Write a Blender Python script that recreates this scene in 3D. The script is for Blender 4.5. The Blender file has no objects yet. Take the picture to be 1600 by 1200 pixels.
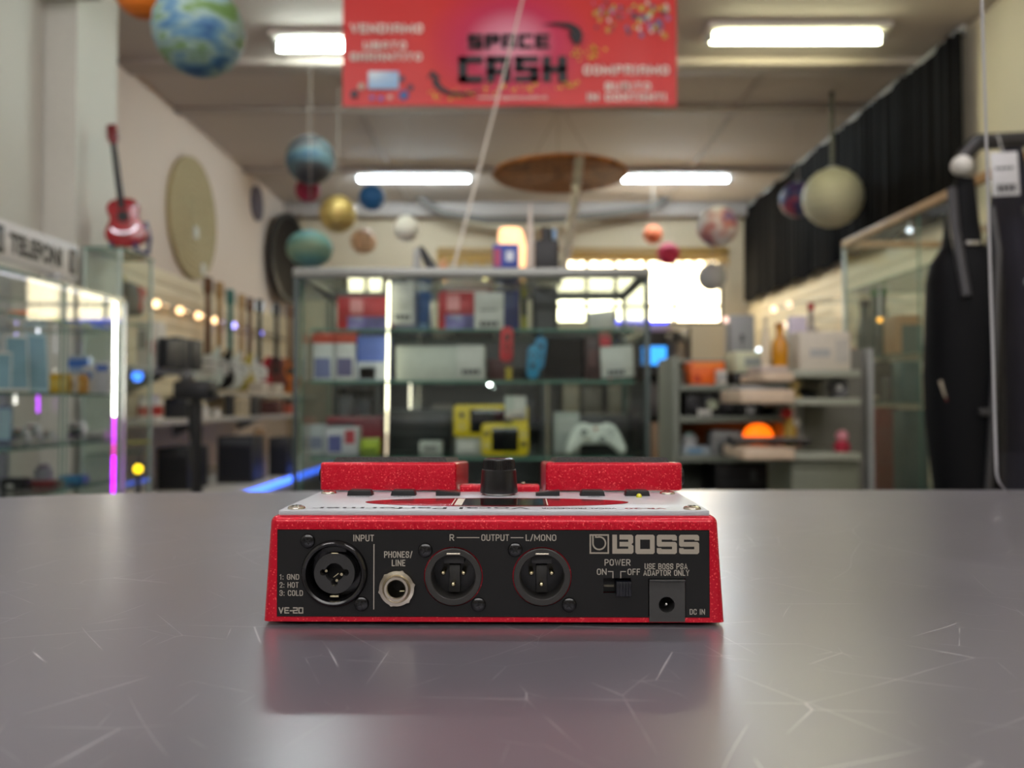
import bpy, bmesh, math, random
from mathutils import Vector, Matrix
random.seed(7)
C = bpy.context.scene.collection
PI = math.pi
R = math.radians
S = bpy.context.scene

# ------------------------------------------------------------------ camera
F = 1300.0                                  # focal length in pixels of the 1600 px wide frame
ZC = 1.0831                                 # lens height: 8 cm above the steel counter
TH = math.atan(30 / F)                      # slight upward pitch
cam_data = bpy.data.cameras.new('camera')
cam_data.sensor_width = 36.0
cam_data.lens = F * 36.0 / 1600
cam_data.clip_start = 0.01
cam_data.dof.use_dof = True
cam_data.dof.focus_distance = 0.328
cam_data.dof.aperture_fstop = 9.0
cam = bpy.data.objects.new('camera', cam_data)
C.objects.link(cam)
cam.location = (0, 0, ZC)
cam.rotation_euler = (PI / 2 + TH, 0, 0)
S.camera = cam

# ------------------------------------------------------------------ world and exposure
world = bpy.data.worlds.new('world')
S.world = world
world.use_nodes = True
bg = world.node_tree.nodes['Background']
bg.inputs[0].default_value = (0.86, 0.93, 1.0, 1)
bg.inputs[1].default_value = 0.4
S.view_settings.view_transform = 'Standard'
S.view_settings.look = 'None'
S.view_settings.exposure = 0.5
S.view_settings.gamma = 1.0
S.view_settings.use_curve_mapping = False
S.cycles.use_denoising = True
S.cycles.max_bounces = 10
S.cycles.transparent_max_bounces = 32
S.cycles.caustics_reflective = False
S.cycles.caustics_refractive = False
S.cycles.sample_clamp_indirect = 6.0
TUBE = 75.0                                 # strength of the fluorescent tubes
PANE = 6.5                                  # strength of the daylit window panes


# ------------------------------------------------------------------ helpers
def lin(c):
    return tuple(((v / 255) / 12.92 if v / 255 <= 0.04045 else ((v / 255 + 0.055) / 1.055) ** 2.4) for v in c)


_M = {}


def mat(c, rough=0.5, metal=0.0, key=None, coat=0.0, emit=None, strength=0.0, bump=0.0, scale=60.0, var=0.06, spec=0.5):
    """procedural surface: a base colour with a faint noise variation"""
    k = key or ('m', tuple(c), rough, metal, coat, emit, strength, bump, scale, var)
    if k in _M:
        return _M[k]
    m = bpy.data.materials.new('surface')
    m.use_nodes = True
    nt = m.node_tree
    p = nt.nodes['Principled BSDF']
    L = lin(c)
    p.inputs['Roughness'].default_value = rough
    p.inputs['Metallic'].default_value = metal
    p.inputs['Coat Weight'].default_value = coat
    p.inputs['Specular IOR Level'].default_value = spec
    if emit:
        p.inputs['Base Color'].default_value = (*L, 1)
        p.inputs['Emission Color'].default_value = (*lin(emit), 1)
        p.inputs['Emission Strength'].default_value = strength
    else:
        tc = nt.nodes.new('ShaderNodeTexCoord')
        n = nt.nodes.new('ShaderNodeTexNoise')
        n.inputs['Scale'].default_value = scale
        n.inputs['Detail'].default_value = 3
        nt.links.new(tc.outputs['Object'], n.inputs['Vector'])
        r = nt.nodes.new('ShaderNodeValToRGB')
        r.color_ramp.elements[0].position = 0.3
        r.color_ramp.elements[1].position = 0.7
        r.color_ramp.elements[0].color = (*[v * (1 - var) for v in L], 1)
        r.color_ramp.elements[1].color = (*[min(1, v * (1 + var)) for v in L], 1)
        nt.links.new(n.outputs['Fac'], r.inputs['Fac'])
        nt.links.new(r.outputs['Color'], p.inputs['Base Color'])
        if bump:
            b = nt.nodes.new('ShaderNodeBump')
            b.inputs['Strength'].default_value = bump
            b.inputs['Distance'].default_value = 0.002
            nt.links.new(n.outputs['Fac'], b.inputs['Height'])
            nt.links.new(b.outputs['Normal'], p.inputs['Normal'])
    _M[k] = m
    return m


def glow(c, strength):
    return mat(c, 0.4, emit=c, strength=strength, key=('glow', tuple(c), strength))


def ramp_mat(cols, scale=6, rough=0.6, key=None, stretch=(1, 1, 1), metal=0.0, detail=2.0):
    """patchy print: noise through a colour ramp with hard-ish steps"""
    k = key or ('r', tuple(map(tuple, cols)), scale, rough, stretch)
    if k in _M:
        return _M[k]
    m = bpy.data.materials.new('printed_surface')
    m.use_nodes = True
    nt = m.node_tree
    p = nt.nodes['Principled BSDF']
    p.inputs['Roughness'].default_value = rough
    p.inputs['Metallic'].default_value = metal
    tc = nt.nodes.new('ShaderNodeTexCoord')
    mp = nt.nodes.new('ShaderNodeMapping')
    mp.inputs['Scale'].default_value = stretch
    n = nt.nodes.new('ShaderNodeTexNoise')
    n.inputs['Scale'].default_value = scale
    n.inputs['Detail'].default_value = detail
    r = nt.nodes.new('ShaderNodeValToRGB')
    while len(r.color_ramp.elements) < len(cols):
        r.color_ramp.elements.new(0.5)
    for i, c in enumerate(cols):
        r.color_ramp.elements[i].position = 0.32 + 0.36 * i / max(1, len(cols) - 1)
        r.color_ramp.elements[i].color = (*lin(c), 1)
    nt.links.new(tc.outputs['Object'], mp.inputs['Vector'])
    nt.links.new(mp.outputs['Vector'], n.inputs['Vector'])
    nt.links.new(n.outputs['Fac'], r.inputs['Fac'])
    nt.links.new(r.outputs['Color'], p.inputs['Base Color'])
    _M[k] = m
    return m


def glass_mat(tint=(0.93, 0.965, 0.95), key='glass', ior=1.5):
    if key in _M:
        return _M[key]
    m = bpy.data.materials.new('clear_glass')
    m.use_nodes = True
    nt = m.node_tree
    nt.nodes.remove(nt.nodes['Principled BSDF'])
    out = nt.nodes['Material Output']
    t = nt.nodes.new('ShaderNodeBsdfTransparent')
    t.inputs[0].default_value = (*tint, 1)
    g = nt.nodes.new('ShaderNodeBsdfGlossy')
    g.inputs['Roughness'].default_value = 0.0
    # the same mirror share from both faces of the sheet (a thin pane does not bend the view)
    geo = nt.nodes.new('ShaderNodeNewGeometry')
    dt = nt.nodes.new('ShaderNodeVectorMath'); dt.operation = 'DOT_PRODUCT'
    nt.links.new(geo.outputs['Normal'], dt.inputs[0])
    nt.links.new(geo.outputs['Incoming'], dt.inputs[1])

    def mth(op, a, b=None):
        q = nt.nodes.new('ShaderNodeMath'); q.operation = op
        for i, v in enumerate((a, b)):
            if v is None:
                continue
            if isinstance(v, (int, float)):
                q.inputs[i].default_value = v
            else:
                nt.links.new(v, q.inputs[i])
        return q.outputs[0]
    f0 = ((ior - 1) / (ior + 1)) ** 2
    fr = mth('ADD', f0, mth('MULTIPLY', 1 - f0, mth('POWER', mth('SUBTRACT', 1.0, mth('ABSOLUTE', dt.outputs['Value'])), 5.0)))
    mx = nt.nodes.new('ShaderNodeMixShader')
    nt.links.new(fr, mx.inputs[0])
    nt.links.new(t.outputs[0], mx.inputs[1])
    nt.links.new(g.outputs[0], mx.inputs[2])
    nt.links.new(mx.outputs[0], out.inputs['Surface'])
    _M[key] = m
    return m


def I4():
    return Matrix.Identity(4)


_O = [(0, 0, 1), (1, 0, 1), (1, 1, 1), (0, 1, 1)]
GLY = {  # letter: (advance, [(closed, corner points with rounding)])
    'A': (0.62, [(0, [(0, 0), (0.5, 1), (1, 0)]), (0, [(0.2, 0.26), (0.8, 0.26)])]),
    'Q': (0.6, [(0, [(0, 0), (0, 1, 1), (1, 1, 1), (1, 0)]), (0, [(0, 0.4), (1, 0.4)])]),
    'B': (0.58, [(0, [(0, 0), (0, 1), (0.95, 1, 1), (0.95, 0.52, 1), (0, 0.52)]), (0, [(0, 0.52), (1, 0.52, 1), (1, 0, 1), (0, 0)])]),
    'C': (0.56, [(0, [(1, 0.74), (1, 1, 1), (0, 1, 1), (0, 0, 1), (1, 0, 1), (1, 0.26)])]),
    'D': (0.58, [(1, [(0, 0), (1, 0, 1), (1, 1, 1), (0, 1)])]),
    'E': (0.5, [(0, [(1, 1), (0, 1), (0, 0), (1, 0)]), (0, [(0, 0.52), (0.85, 0.52)])]),
    'F': (0.48, [(0, [(1, 1), (0, 1), (0, 0)]), (0, [(0, 0.5), (0.85, 0.5)])]),
    'G': (0.58, [(0, [(1, 0.7), (1, 1, 1), (0, 1, 1), (0, 0, 1), (1, 0, 1), (1, 0.46), (0.55, 0.46)])]),
    'H': (0.6, [(0, [(0, 0), (0, 1)]), (0, [(1, 0), (1, 1)]), (0, [(0, 0.52), (1, 0.52)])]),
    'I': (0.2, [(0, [(0.5, 0), (0.5, 1)])]),
    'L': (0.48, [(0, [(0, 1), (0, 0), (1, 0)])]),
    'M': (0.78, [(0, [(0, 0), (0, 1)]), (0, [(1, 0), (1, 1)]), (0, [(0.04, 0.96), (0.5, 0.2), (0.96, 0.96)])]),
    'N': (0.64, [(0, [(0, 0), (0, 1)]), (0, [(1, 0), (1, 1)]), (0, [(0.06, 0.95), (0.94, 0.05)])]),
    'O': (0.58, [(1, _O)]),
    'P': (0.56, [(0, [(0, 0), (0, 1), (1, 1, 1), (1, 0.44, 1), (0, 0.44)])]),
    'R': (0.58, [(0, [(0, 0), (0, 1), (1, 1, 1), (1, 0.46, 1), (0, 0.46)]), (0, [(0.5, 0.46), (1, 0)])]),
    'S': (0.56, [(0, [(1, 0.72), (1, 1, 1), (0, 1, 1), (0, 0.54, 1), (1, 0.46, 1), (1, 0, 1), (0, 0, 1), (0, 0.28)])]),
    'T': (0.52, [(0, [(0, 1), (1, 1)]), (0, [(0.5, 1), (0.5, 0)])]),
    'U': (0.58, [(0, [(0, 1), (0, 0, 1), (1, 0, 1), (1, 1)])]),
    'V': (0.6, [(0, [(0, 1), (0.5, 0), (1, 1)])]),
    'W': (0.82, [(0, [(0, 1), (0.26, 0), (0.5, 0.9), (0.74, 0), (1, 1)])]),
    'Y': (0.58, [(0, [(0, 1), (0.5, 0.46), (1, 1)]), (0, [(0.5, 0.46), (0.5, 0)])]),
    '/': (0.4, [(0, [(0, -0.05), (1, 1.05)])]),
    ':': (0.2, [(0, [(0.5, 0.02), (0.5, 0.06)]), (0, [(0.5, 0.62), (0.5, 0.66)])]),
    '1': (0.34, [(0, [(0.0, 0.8), (0.7, 1), (0.7, 0)])]),
    '2': (0.54, [(0, [(0, 0.7), (0, 1, 1), (1, 1, 1), (1, 0.55, 1), (0, 0), (1, 0)])]),
    '3': (0.54, [(0, [(0, 0.74), (0, 1, 1), (1, 1, 1), (1, 0.52, 1), (0.4, 0.52)]), (0, [(0.4, 0.52), (1, 0.52, 1), (1, 0, 1), (0, 0, 1), (0, 0.26)])]),
}


class MB:
    """collects shapes; build() links them as ONE mesh object"""

    def __init__(self):
        self.bm = bmesh.new()

    def _new(self, before, mi):
        for f in self.bm.faces:
            if f not in before:
                f.material_index = mi

    def _merge(self, other, M=None, mi=0):
        if M is not None:
            bmesh.ops.transform(other, matrix=M, verts=other.verts)
        for f in other.faces:
            f.material_index = mi
        me = bpy.data.meshes.new('t')
        other.to_mesh(me)
        other.free()
        self.bm.from_mesh(me)
        bpy.data.meshes.remove(me)
        return self

    def box(self, x0, x1, y0, y1, z0, z1, bev=0.0, mi=0, M=None, seg=2):
        b = bmesh.new()
        bmesh.ops.create_cube(b, size=1)
        for v in b.verts:
            v.co = Vector(((x0 + x1) / 2 + v.co.x * (x1 - x0), (y0 + y1) / 2 + v.co.y * (y1 - y0), (z0 + z1) / 2 + v.co.z * (z1 - z0)))
        if bev:
            bmesh.ops.bevel(b, geom=b.edges[:], offset=bev, segments=seg, profile=0.5, affect='EDGES')
        return self._merge(b, M, mi)

    def cyl(self, p0, p1, r0, r1=None, n=20, mi=0, M=None):
        r1 = r0 if r1 is None else r1
        p0, p1 = Vector(p0), Vector(p1)
        d = p1 - p0
        b = bmesh.new()
        bmesh.ops.create_cone(b, cap_ends=True, segments=n, radius1=r0, radius2=r1, depth=d.length)
        T = Matrix.Translation((p0 + p1) / 2) @ d.to_track_quat('Z', 'Y').to_matrix().to_4x4()
        bmesh.ops.transform(b, matrix=T, verts=b.verts)
        return self._merge(b, M, mi)

    def lathe(self, prof, n=32, mi=0, M=None, closed=False, cap=True):
        """prof: (radius, height) list turned about z"""
        b = bmesh.new()
        rings = []
        for r, h in prof:
            if r < 1e-7:
                rings.append([b.verts.new((0, 0, h))])
            else:
                rings.append([b.verts.new((r * math.cos(2 * PI * k / n), r * math.sin(2 * PI * k / n), h)) for k in range(n)])
        pairs = list(zip(rings[:-1], rings[1:])) + ([(rings[-1], rings[0])] if closed else [])
        for a, c in pairs:
            for k in range(n):
                k2 = (k + 1) % n
                if len(a) == 1 and len(c) == 1:
                    continue
                if len(a) == 1:
                    b.faces.new((a[0], c[k2], c[k]))
                elif len(c) == 1:
                    b.faces.new((a[k], a[k2], c[0]))
                else:
                    b.faces.new((a[k], a[k2], c[k2], c[k]))
        if cap and not closed:
            for rg in (rings[0], rings[-1]):
                if len(rg) > 2:
                    b.faces.new(rg)
        bmesh.ops.recalc_face_normals(b, faces=b.faces)
        return self._merge(b, M, mi)

    def sphere(self, c, rx, ry=None, rz=None, u=28, v=18, mi=0, M=None, rib=0, amp=0.012):
        ry = rx if ry is None else ry
        rz = rx if rz is None else rz
        b = bmesh.new()
        bmesh.ops.create_uvsphere(b, u_segments=u, v_segments=v, radius=1)
        for w in b.verts:
            k = 1.0
            if rib:
                k = 1 + amp * math.cos(rib * math.acos(max(-1, min(1, w.co.z))) * 2)
            w.co = Vector((c[0] + w.co.x * rx * k, c[1] + w.co.y * ry * k, c[2] + w.co.z * rz * k))
        return self._merge(b, M, mi)

    def tube(self, pts, r, n=8, mi=0, M=None):
        pts = [Vector(p) for p in pts]
        b = bmesh.new()
        rings = []
        for i, p in enumerate(pts):
            d = (pts[min(i + 1, len(pts) - 1)] - pts[max(i - 1, 0)]).normalized()
            q = d.to_track_quat('Z', 'Y').to_matrix()
            rr = r[i] if isinstance(r, (list, tuple)) else r
            rings.append([b.verts.new(p + q @ Vector((rr * math.cos(2 * PI * k / n), rr * math.sin(2 * PI * k / n), 0))) for k in range(n)])
        for a, c in zip(rings[:-1], rings[1:]):
            for k in range(n):
                b.faces.new((a[k], a[(k + 1) % n], c[(k + 1) % n], c[k]))
        b.faces.new(rings[0])
        b.faces.new(rings[-1])
        bmesh.ops.recalc_face_normals(b, faces=b.faces)
        return self._merge(b, M, mi)

    def loft(self, secs, n=24, mi=0, M=None, power=2.0):
        """secs: (cx, cy, z, rx, ry) stacked ellipses"""
        b = bmesh.new()
        rings = []
        for cx, cy, z, rx, ry in secs:
            rg = []
            for k in range(n):
                a = 2 * PI * k / n
                ca, sa = math.cos(a), math.sin(a)
                rg.append(b.verts.new((cx + rx * math.copysign(abs(ca) ** (2 / power), ca), cy + ry * math.copysign(abs(sa) ** (2 / power), sa), z)))
            rings.append(rg)
        for a, c in zip(rings[:-1], rings[1:]):
            for k in range(n):
                b.faces.new((a[k], a[(k + 1) % n], c[(k + 1) % n], c[k]))
        b.faces.new(rings[0])
        b.faces.new(rings[-1])
        bmesh.ops.recalc_face_normals(b, faces=b.faces)
        return self._merge(b, M, mi)

    def prism(self, pts, y0, y1, bev=0.0, mi=0, M=None, seg=2):
        """outline in x, z pushed from y0 to y1"""
        b = bmesh.new()
        f = b.faces.new([b.verts.new((x, y0, z)) for x, z in pts])
        r = bmesh.ops.extrude_face_region(b, geom=[f])
        vs = [e for e in r['geom'] if isinstance(e, bmesh.types.BMVert)]
        bmesh.ops.translate(b, vec=(0, y1 - y0, 0), verts=vs)
        bmesh.ops.recalc_face_normals(b, faces=b.faces)
        if bev:
            es = [e for e in b.edges if abs(e.verts[0].co.y - e.verts[1].co.y) < 1e-9]
            bmesh.ops.bevel(b, geom=es, offset=bev, segments=seg, profile=0.5, affect='EDGES')
        return self._merge(b, M, mi)

    def flat(self, loops, depth=0.0, mi=0, M=None):
        """2-D outline with holes (even-odd) in x, z, thickness depth towards +y"""
        cu = bpy.data.curves.new('c', 'CURVE')
        cu.dimensions = '2D'
        cu.fill_mode = 'BOTH'
        cu.extrude = depth / 2
        for lp in loops:
            sp = cu.splines.new('POLY')
            sp.points.add(len(lp) - 1)
            for q, (x, z) in zip(sp.points, lp):
                q.co = (x, z, 0, 1)
            sp.use_cyclic_u = True
        return self._curve(cu, Matrix.Translation((0, depth / 2, 0)) @ Matrix.Rotation(PI / 2, 4, 'X'), mi, M)

    def _curve(self, cu, T, mi, M):
        ob = bpy.data.objects.new('c', cu)
        C.objects.link(ob)
        dg = bpy.context.evaluated_depsgraph_get()
        me = bpy.data.meshes.new_from_object(ob.evaluated_get(dg))
        bpy.data.objects.remove(ob)
        bpy.data.curves.remove(cu)
        b = bmesh.new()
        b.from_mesh(me)
        bpy.data.meshes.remove(me)
        bmesh.ops.transform(b, matrix=T, verts=b.verts)
        return self._merge(b, M, mi)

    def text(self, s, x, z, h, w=None, y=0.0, bold=0.0, mi=0, M=None, align='CENTER', depth=0.0):
        """letters standing in x, z, facing -y; h = capital height, w = total width"""
        cu = bpy.data.curves.new('t', 'FONT')
        cu.body = s
        cu.size = 1.0
        cu.offset = bold
        cu.extrude = depth / max(h, 1e-6) / 2
        cu.resolution_u = 3
        ob = bpy.data.objects.new('t', cu)
        C.objects.link(ob)
        dg = bpy.context.evaluated_depsgraph_get()
        me = bpy.data.meshes.new_from_object(ob.evaluated_get(dg))
        bpy.data.objects.remove(ob)
        bpy.data.curves.remove(cu)
        b = bmesh.new()
        b.from_mesh(me)
        bpy.data.meshes.remove(me)
        xs = [v.co.x for v in b.verts]
        x0, x1 = min(xs), max(xs)
        ref = 0.70
        sz = h / ref
        sx = sz if w is None else w / (x1 - x0)
        ox = {'CENTER': (x0 + x1) / 2, 'LEFT': x0, 'RIGHT': x1}[align]
        for v in b.verts:
            cx, cy, cz = v.co
            v.co = Vector((x + (cx - ox) * sx, y - cz * sz, z + (cy - ref / 2) * sz))
        return self._merge(b, M, mi)

    def caps(self, s, x, z, h, w, y=0.0, wt=0.138, mi=0, M=None):
        """condensed block capitals drawn as strokes; x = middle, w = total width, h = letter height"""
        adv = [GLY.get(c, (0.3, []))[0] for c in s]
        gap = 0.13
        tot = sum(adv) + gap * (len(s) - 1)
        k = w / tot
        cx = x - w / 2
        for c, a in zip(s, adv):
            for closed, pts in GLY.get(c, (0, []))[1]:
                t = wt * h
                gx0, gx1 = cx + t * 0.5, cx + a * k - t * 0.5
                gz0, gz1 = z - h / 2 + t / 2, z + h / 2 - t / 2
                P_ = []
                raw = [(gx0 + (gx1 - gx0) * q[0], gz0 + (gz1 - gz0) * q[1], (q[2] if len(q) > 2 else 0) * min(h * 0.30, (gx1 - gx0) * 0.48)) for q in pts]
                n = len(raw)
                for i in range(n):
                    px, pz, r = raw[i]
                    if r and (closed or 0 < i < n - 1):
                        a0, b0 = Vector(raw[i - 1][:2]), Vector(raw[(i + 1) % n][:2])
                        p0 = Vector((px, pz))
                        da, db = a0 - p0, b0 - p0
                        r = min(r, da.length * 0.5, db.length * 0.5)
                        q0, q1 = p0 + da.normalized() * r, p0 + db.normalized() * r
                        for u in range(6):
                            f = u / 5
                            P_.append(q0 * (1 - f) ** 2 + p0 * 2 * f * (1 - f) + q1 * f * f)
                    else:
                        P_.append(Vector((px, pz)))
                n = len(P_)
                b = bmesh.new()
                row = []
                for i in range(n):
                    d0 = (P_[i] - P_[i - 1]) if (i or closed) else (P_[1] - P_[0])
                    d1 = (P_[(i + 1) % n] - P_[i]) if (i < n - 1 or closed) else d0
                    d0, d1 = (d0.normalized() if d0.length > 1e-9 else d1.normalized()), (d1.normalized() if d1.length > 1e-9 else d0.normalized())
                    n0, n1 = Vector((-d0.y, d0.x)), Vector((-d1.y, d1.x))
                    m_ = n0 + n1
                    m_ = m_.normalized() if m_.length > 0.1 else n0
                    L_ = min(1.6, 1 / max(0.35, m_.dot(n0))) * t / 2
                    p_ = P_[i].copy()
                    if not closed and i == 0:
                        p_ -= d1 * t / 2
                    if not closed and i == n - 1:
                        p_ += d0 * t / 2
                    row.append((b.verts.new((p_.x + m_.x * L_, y, p_.y + m_.y * L_)), b.verts.new((p_.x - m_.x * L_, y, p_.y - m_.y * L_))))
                for i in range(n if closed else n - 1):
                    (a1, a2), (b1, b2) = row[i], row[(i + 1) % n]
                    b.faces.new((a1, b1, b2, a2))
                self._merge(b, M, mi)
            cx += (a + gap) * k
        return self

    def build(self, name, m, parent=None, label=None, loc=None, smooth=True, ang=35):
        me = bpy.data.meshes.new(name)
        self.bm.to_mesh(me)
        self.bm.free()
        for x in (m if isinstance(m, (list, tuple)) else [m]):
            me.materials.append(x)
        if smooth:
            me.polygons.foreach_set('use_smooth', [True] * len(me.polygons))
            me.set_sharp_from_angle(angle=R(ang))
        o = bpy.data.objects.new(name, me)
        C.objects.link(o)
        if loc is not None:
            o.location = loc
        if parent:
            o.parent = parent
        if label:
            o['label'] = label
        return o


def thing(name, label, cat, loc=(0, 0, 0), rz=0.0, group=None, rx=0.0, ry=0.0):
    o = bpy.data.objects.new(name, None)
    o.empty_display_size = 0.02
    C.objects.link(o)
    o.location = loc
    if 0.2 < o.location.z < 3.0 and abs(o.location.z - 1.0) > 1e-6:
        o.location.z += 0.0007              # a hair of air under whatever stands on a shelf
    o.rotation_euler = (rx, ry, rz)
    o['label'] = label
    o['category'] = cat
    if group:
        o['group'] = group
    return o


def tag(o, label, cat, group=None):
    o['label'] = label
    o['category'] = cat
    if group:
        o['group'] = group
    return o


def struct(name, mb, m, parent=None):
    o = mb.build(name, m, parent)
    if not parent:
        o['kind'] = 'structure'
    return o


def dup(root, loc, label, rz=None, group=None):
    r = root.copy()
    C.objects.link(r)
    r.location = loc
    if rz is not None:
        r.rotation_euler = (0, 0, rz)
    r['label'] = label
    if group:
        r['group'] = group
    for ch in list(root.children):
        c = ch.copy()
        C.objects.link(c)
        c.parent = r
        for g in list(ch.children):
            d = g.copy()
            C.objects.link(d)
            d.parent = c
    return r


def P(px, py, Y):
    """the point at depth Y that stands at that place of the photograph (used for measuring)"""
    u, v = (px - 800) / F, (600 - py) / F
    y = math.cos(TH) - v * math.sin(TH)
    z = math.sin(TH) + v * math.cos(TH)
    k = Y / y
    return Vector((u * k, Y, ZC + z * k))


def PX(px, Y):
    return (px - 800) / F * Y


def PZ(py, Y):
    return P(800, py, Y).z


# shared surfaces
WHITE = mat((226, 222, 212), 0.55)
CREAM = mat((232, 216, 184), 0.55)
OFFW = mat((205, 205, 198), 0.5)
GREY = mat((128, 130, 126), 0.5)
LGREY = mat((170, 172, 170), 0.45)
DGREY = mat((60, 61, 62), 0.5)
BLACK = mat((22, 22, 24), 0.45)
BLACKG = mat((12, 12, 14), 0.2)
STEEL = mat((190, 190, 188), 0.28, 1.0)
CHROME = mat((225, 225, 222), 0.12, 1.0)
GREENGREY = mat((120, 126, 114), 0.5)
WOOD = mat((176, 140, 92), 0.45, var=0.2, scale=20)
DWOOD = mat((98, 62, 36), 0.45, var=0.25, scale=20)
RED = mat((190, 28, 34), 0.4)
ORANGE = mat((238, 112, 28), 0.45)
YELLOW = mat((224, 190, 30), 0.4)
BLUE = mat((44, 92, 190), 0.4)
NAVY = mat((24, 28, 52), 0.5)
LBLUE = mat((70, 160, 210), 0.4)
GLASS = glass_mat()
GLASS2 = glass_mat((0.975, 0.99, 0.985), 'clearer_glass')
GEDGE = mat((92, 132, 118), 0.15)
GEDGE2 = mat((190, 205, 196), 0.15)
SCREEN = mat((10, 12, 16), 0.1)

# ------------------------------------------------------------------ the room
ZCEIL = 3.58
XL, XR, YB = -2.85, 3.02, 10.55
WALLP = mat((216, 198, 184), 0.7, bump=0.05, scale=120, var=0.03)
CEILP = mat((190, 179, 171), 0.8, bump=0.05, scale=90, var=0.04)
struct('floor', MB().box(-4, 4, -3, YB + 0.2, -0.1, 0), mat((150, 146, 140), 0.35, var=0.1, scale=8))
struct('ceiling', MB().box(-4, 4, -3, YB + 0.2, ZCEIL, ZCEIL + 0.1), CEILP)
struct('wall_left', MB().box(XL - 0.15, XL, 4.9, YB + 0.15, 0, ZCEIL), WALLP)
struct('wall_left_front', MB().box(XL - 0.15, -2.63, -3, 4.63, 0, ZCEIL), mat((214, 212, 204), 0.6, var=0.03))
struct('pillar_left', MB().box(XL - 0.15, -2.45, 4.64, 5.12, 0, ZCEIL), mat((208, 206, 196), 0.6, var=0.03))
struct('wall_right', MB().box(XR, XR + 0.15, -3, YB + 0.15, 0, ZCEIL), mat((222, 212, 186), 0.7, var=0.03))
w = MB()
w.box(-4, 4, -3.15, -3, 0, 2.42).box(-4, 4, -3.15, -3, 3.4, ZCEIL).box(-4, -2.2, -3.15, -3, 2.42, 3.4).box(2.2, 4, -3.15, -3, 2.42, 3.4)
struct('wall_front', w, mat((150, 146, 140), 0.7, var=0.05))
fr = MB()
for x in (-2.2, -0.75, 0.75, 2.2):
    fr.box(x - 0.03, x + 0.03, -3.06, -3.0, 2.42, 3.4)
fr.box(-2.2, 2.2, -3.06, -3.0, 2.42, 2.47).box(-2.2, 2.2, -3.06, -3.0, 3.35, 3.4)
wn = struct('window_3', fr, mat((120, 120, 118), 0.5))  # unseen window added behind the camera to light the counter front
MB().box(-2.19, 2.19, -3.08, -3.065, 2.43, 3.39).build('window_pane', glow((250, 248, 246), 4.2), wn)
# the back wall, cut around two windows
w = MB()
W1 = (-2.12, -1.62, 2.34, 2.76)
W2 = (0.55, 2.68, 2.09, 2.93)
for x0, x1 in ((XL - 0.1, W1[0]), (W1[1], W2[0]), (W2[1], XR + 0.1)):
    w.box(x0, x1, YB, YB + 0.15, 0, ZCEIL)
for a in (W1, W2):
    w.box(a[0], a[1], YB, YB + 0.15, 0, a[2])
    w.box(a[0], a[1], YB, YB + 0.15, a[3], ZCEIL)
struct('wall_back', w, mat((196, 178, 150), 0.7, var=0.03))
PANEM = glow((255, 238, 198), PANE)
for i, (a, xs) in enumerate(((W1, (-1.86,)), (W2, (0.95, 1.32, 1.70, 2.07)))):
    fr = MB()
    t = 0.035
    fr.box(a[0], a[0] + t, YB, YB + 0.06, a[2], a[3]).box(a[1] - t, a[1], YB, YB + 0.06, a[2], a[3])
    fr.box(a[0], a[1], YB, YB + 0.06, a[2], a[2] + t).box(a[0], a[1], YB, YB + 0.06, a[3] - t, a[3])
    for x in xs:
        fr.box(x - 0.024, x + 0.024, YB + 0.01, YB + 0.05, a[2], a[3])
    zz = a[2] + (a[3] - a[2]) * 0.27
    fr.box(a[0], a[1], YB + 0.012, YB + 0.048, zz - 0.02, zz + 0.02)
    wn = struct('window_%d' % (i + 1), fr, mat((84, 74, 58), 0.5))
    MB().box(a[0] + 0.01, a[1] - 0.01, YB + 0.065, YB + 0.08, a[2] + 0.01, a[3] - 0.01).build('window_pane', PANEM, wn)
# ceiling beams and seams
BEAMM = mat((172, 161, 153), 0.8, var=0.03)
for i, (y0, y1, dz) in enumerate(((5.95, 6.15, 0.05), (6.95, 7.05, 0.04), (8.75, 8.85, 0.05), (10.3, 10.54, 0.16))):
    struct('trim_%d' % (i + 1), MB().box(XL, XR, y0, y1, ZCEIL - dz, ZCEIL, 0.004), BEAMM)
for i, x in enumerate((-1.3, 1.9)):
    struct('trim_%d' % (i + 5), MB().box(x - 0.02, x + 0.02, 6.15, 10.3, ZCEIL - 0.02, ZCEIL), BEAMM)
struct('trim_7', MB().box(-2.95, -2.30, 3.2, 4.62, 3.34, ZCEIL - 0.002), mat((190, 188, 180), 0.7, var=0.03))
# cream slat panels with grooves along both side walls
for i, (x0, x1, y0, y1, z0, z1) in enumerate(((XL, XL + 0.03, 5.14, 10.54, 0.9, 2.16), (XR - 0.03, XR, 3.0, 10.54, 0.9, 2.30))):
    b = MB()
    n = 11
    h = (z1 - z0) / n
    for k in range(n):
        b.box(x0, x1, y0, y1, z0 + k * h + 0.004, z0 + (k + 1) * h - 0.004, 0.002)
    b.box(x0 if i == 0 else x1 - 0.012, x0 + 0.012 if i == 0 else x1, y0, y1, z0, z1)
    struct('trim_%d' % (i + 8), b, CREAM)

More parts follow.
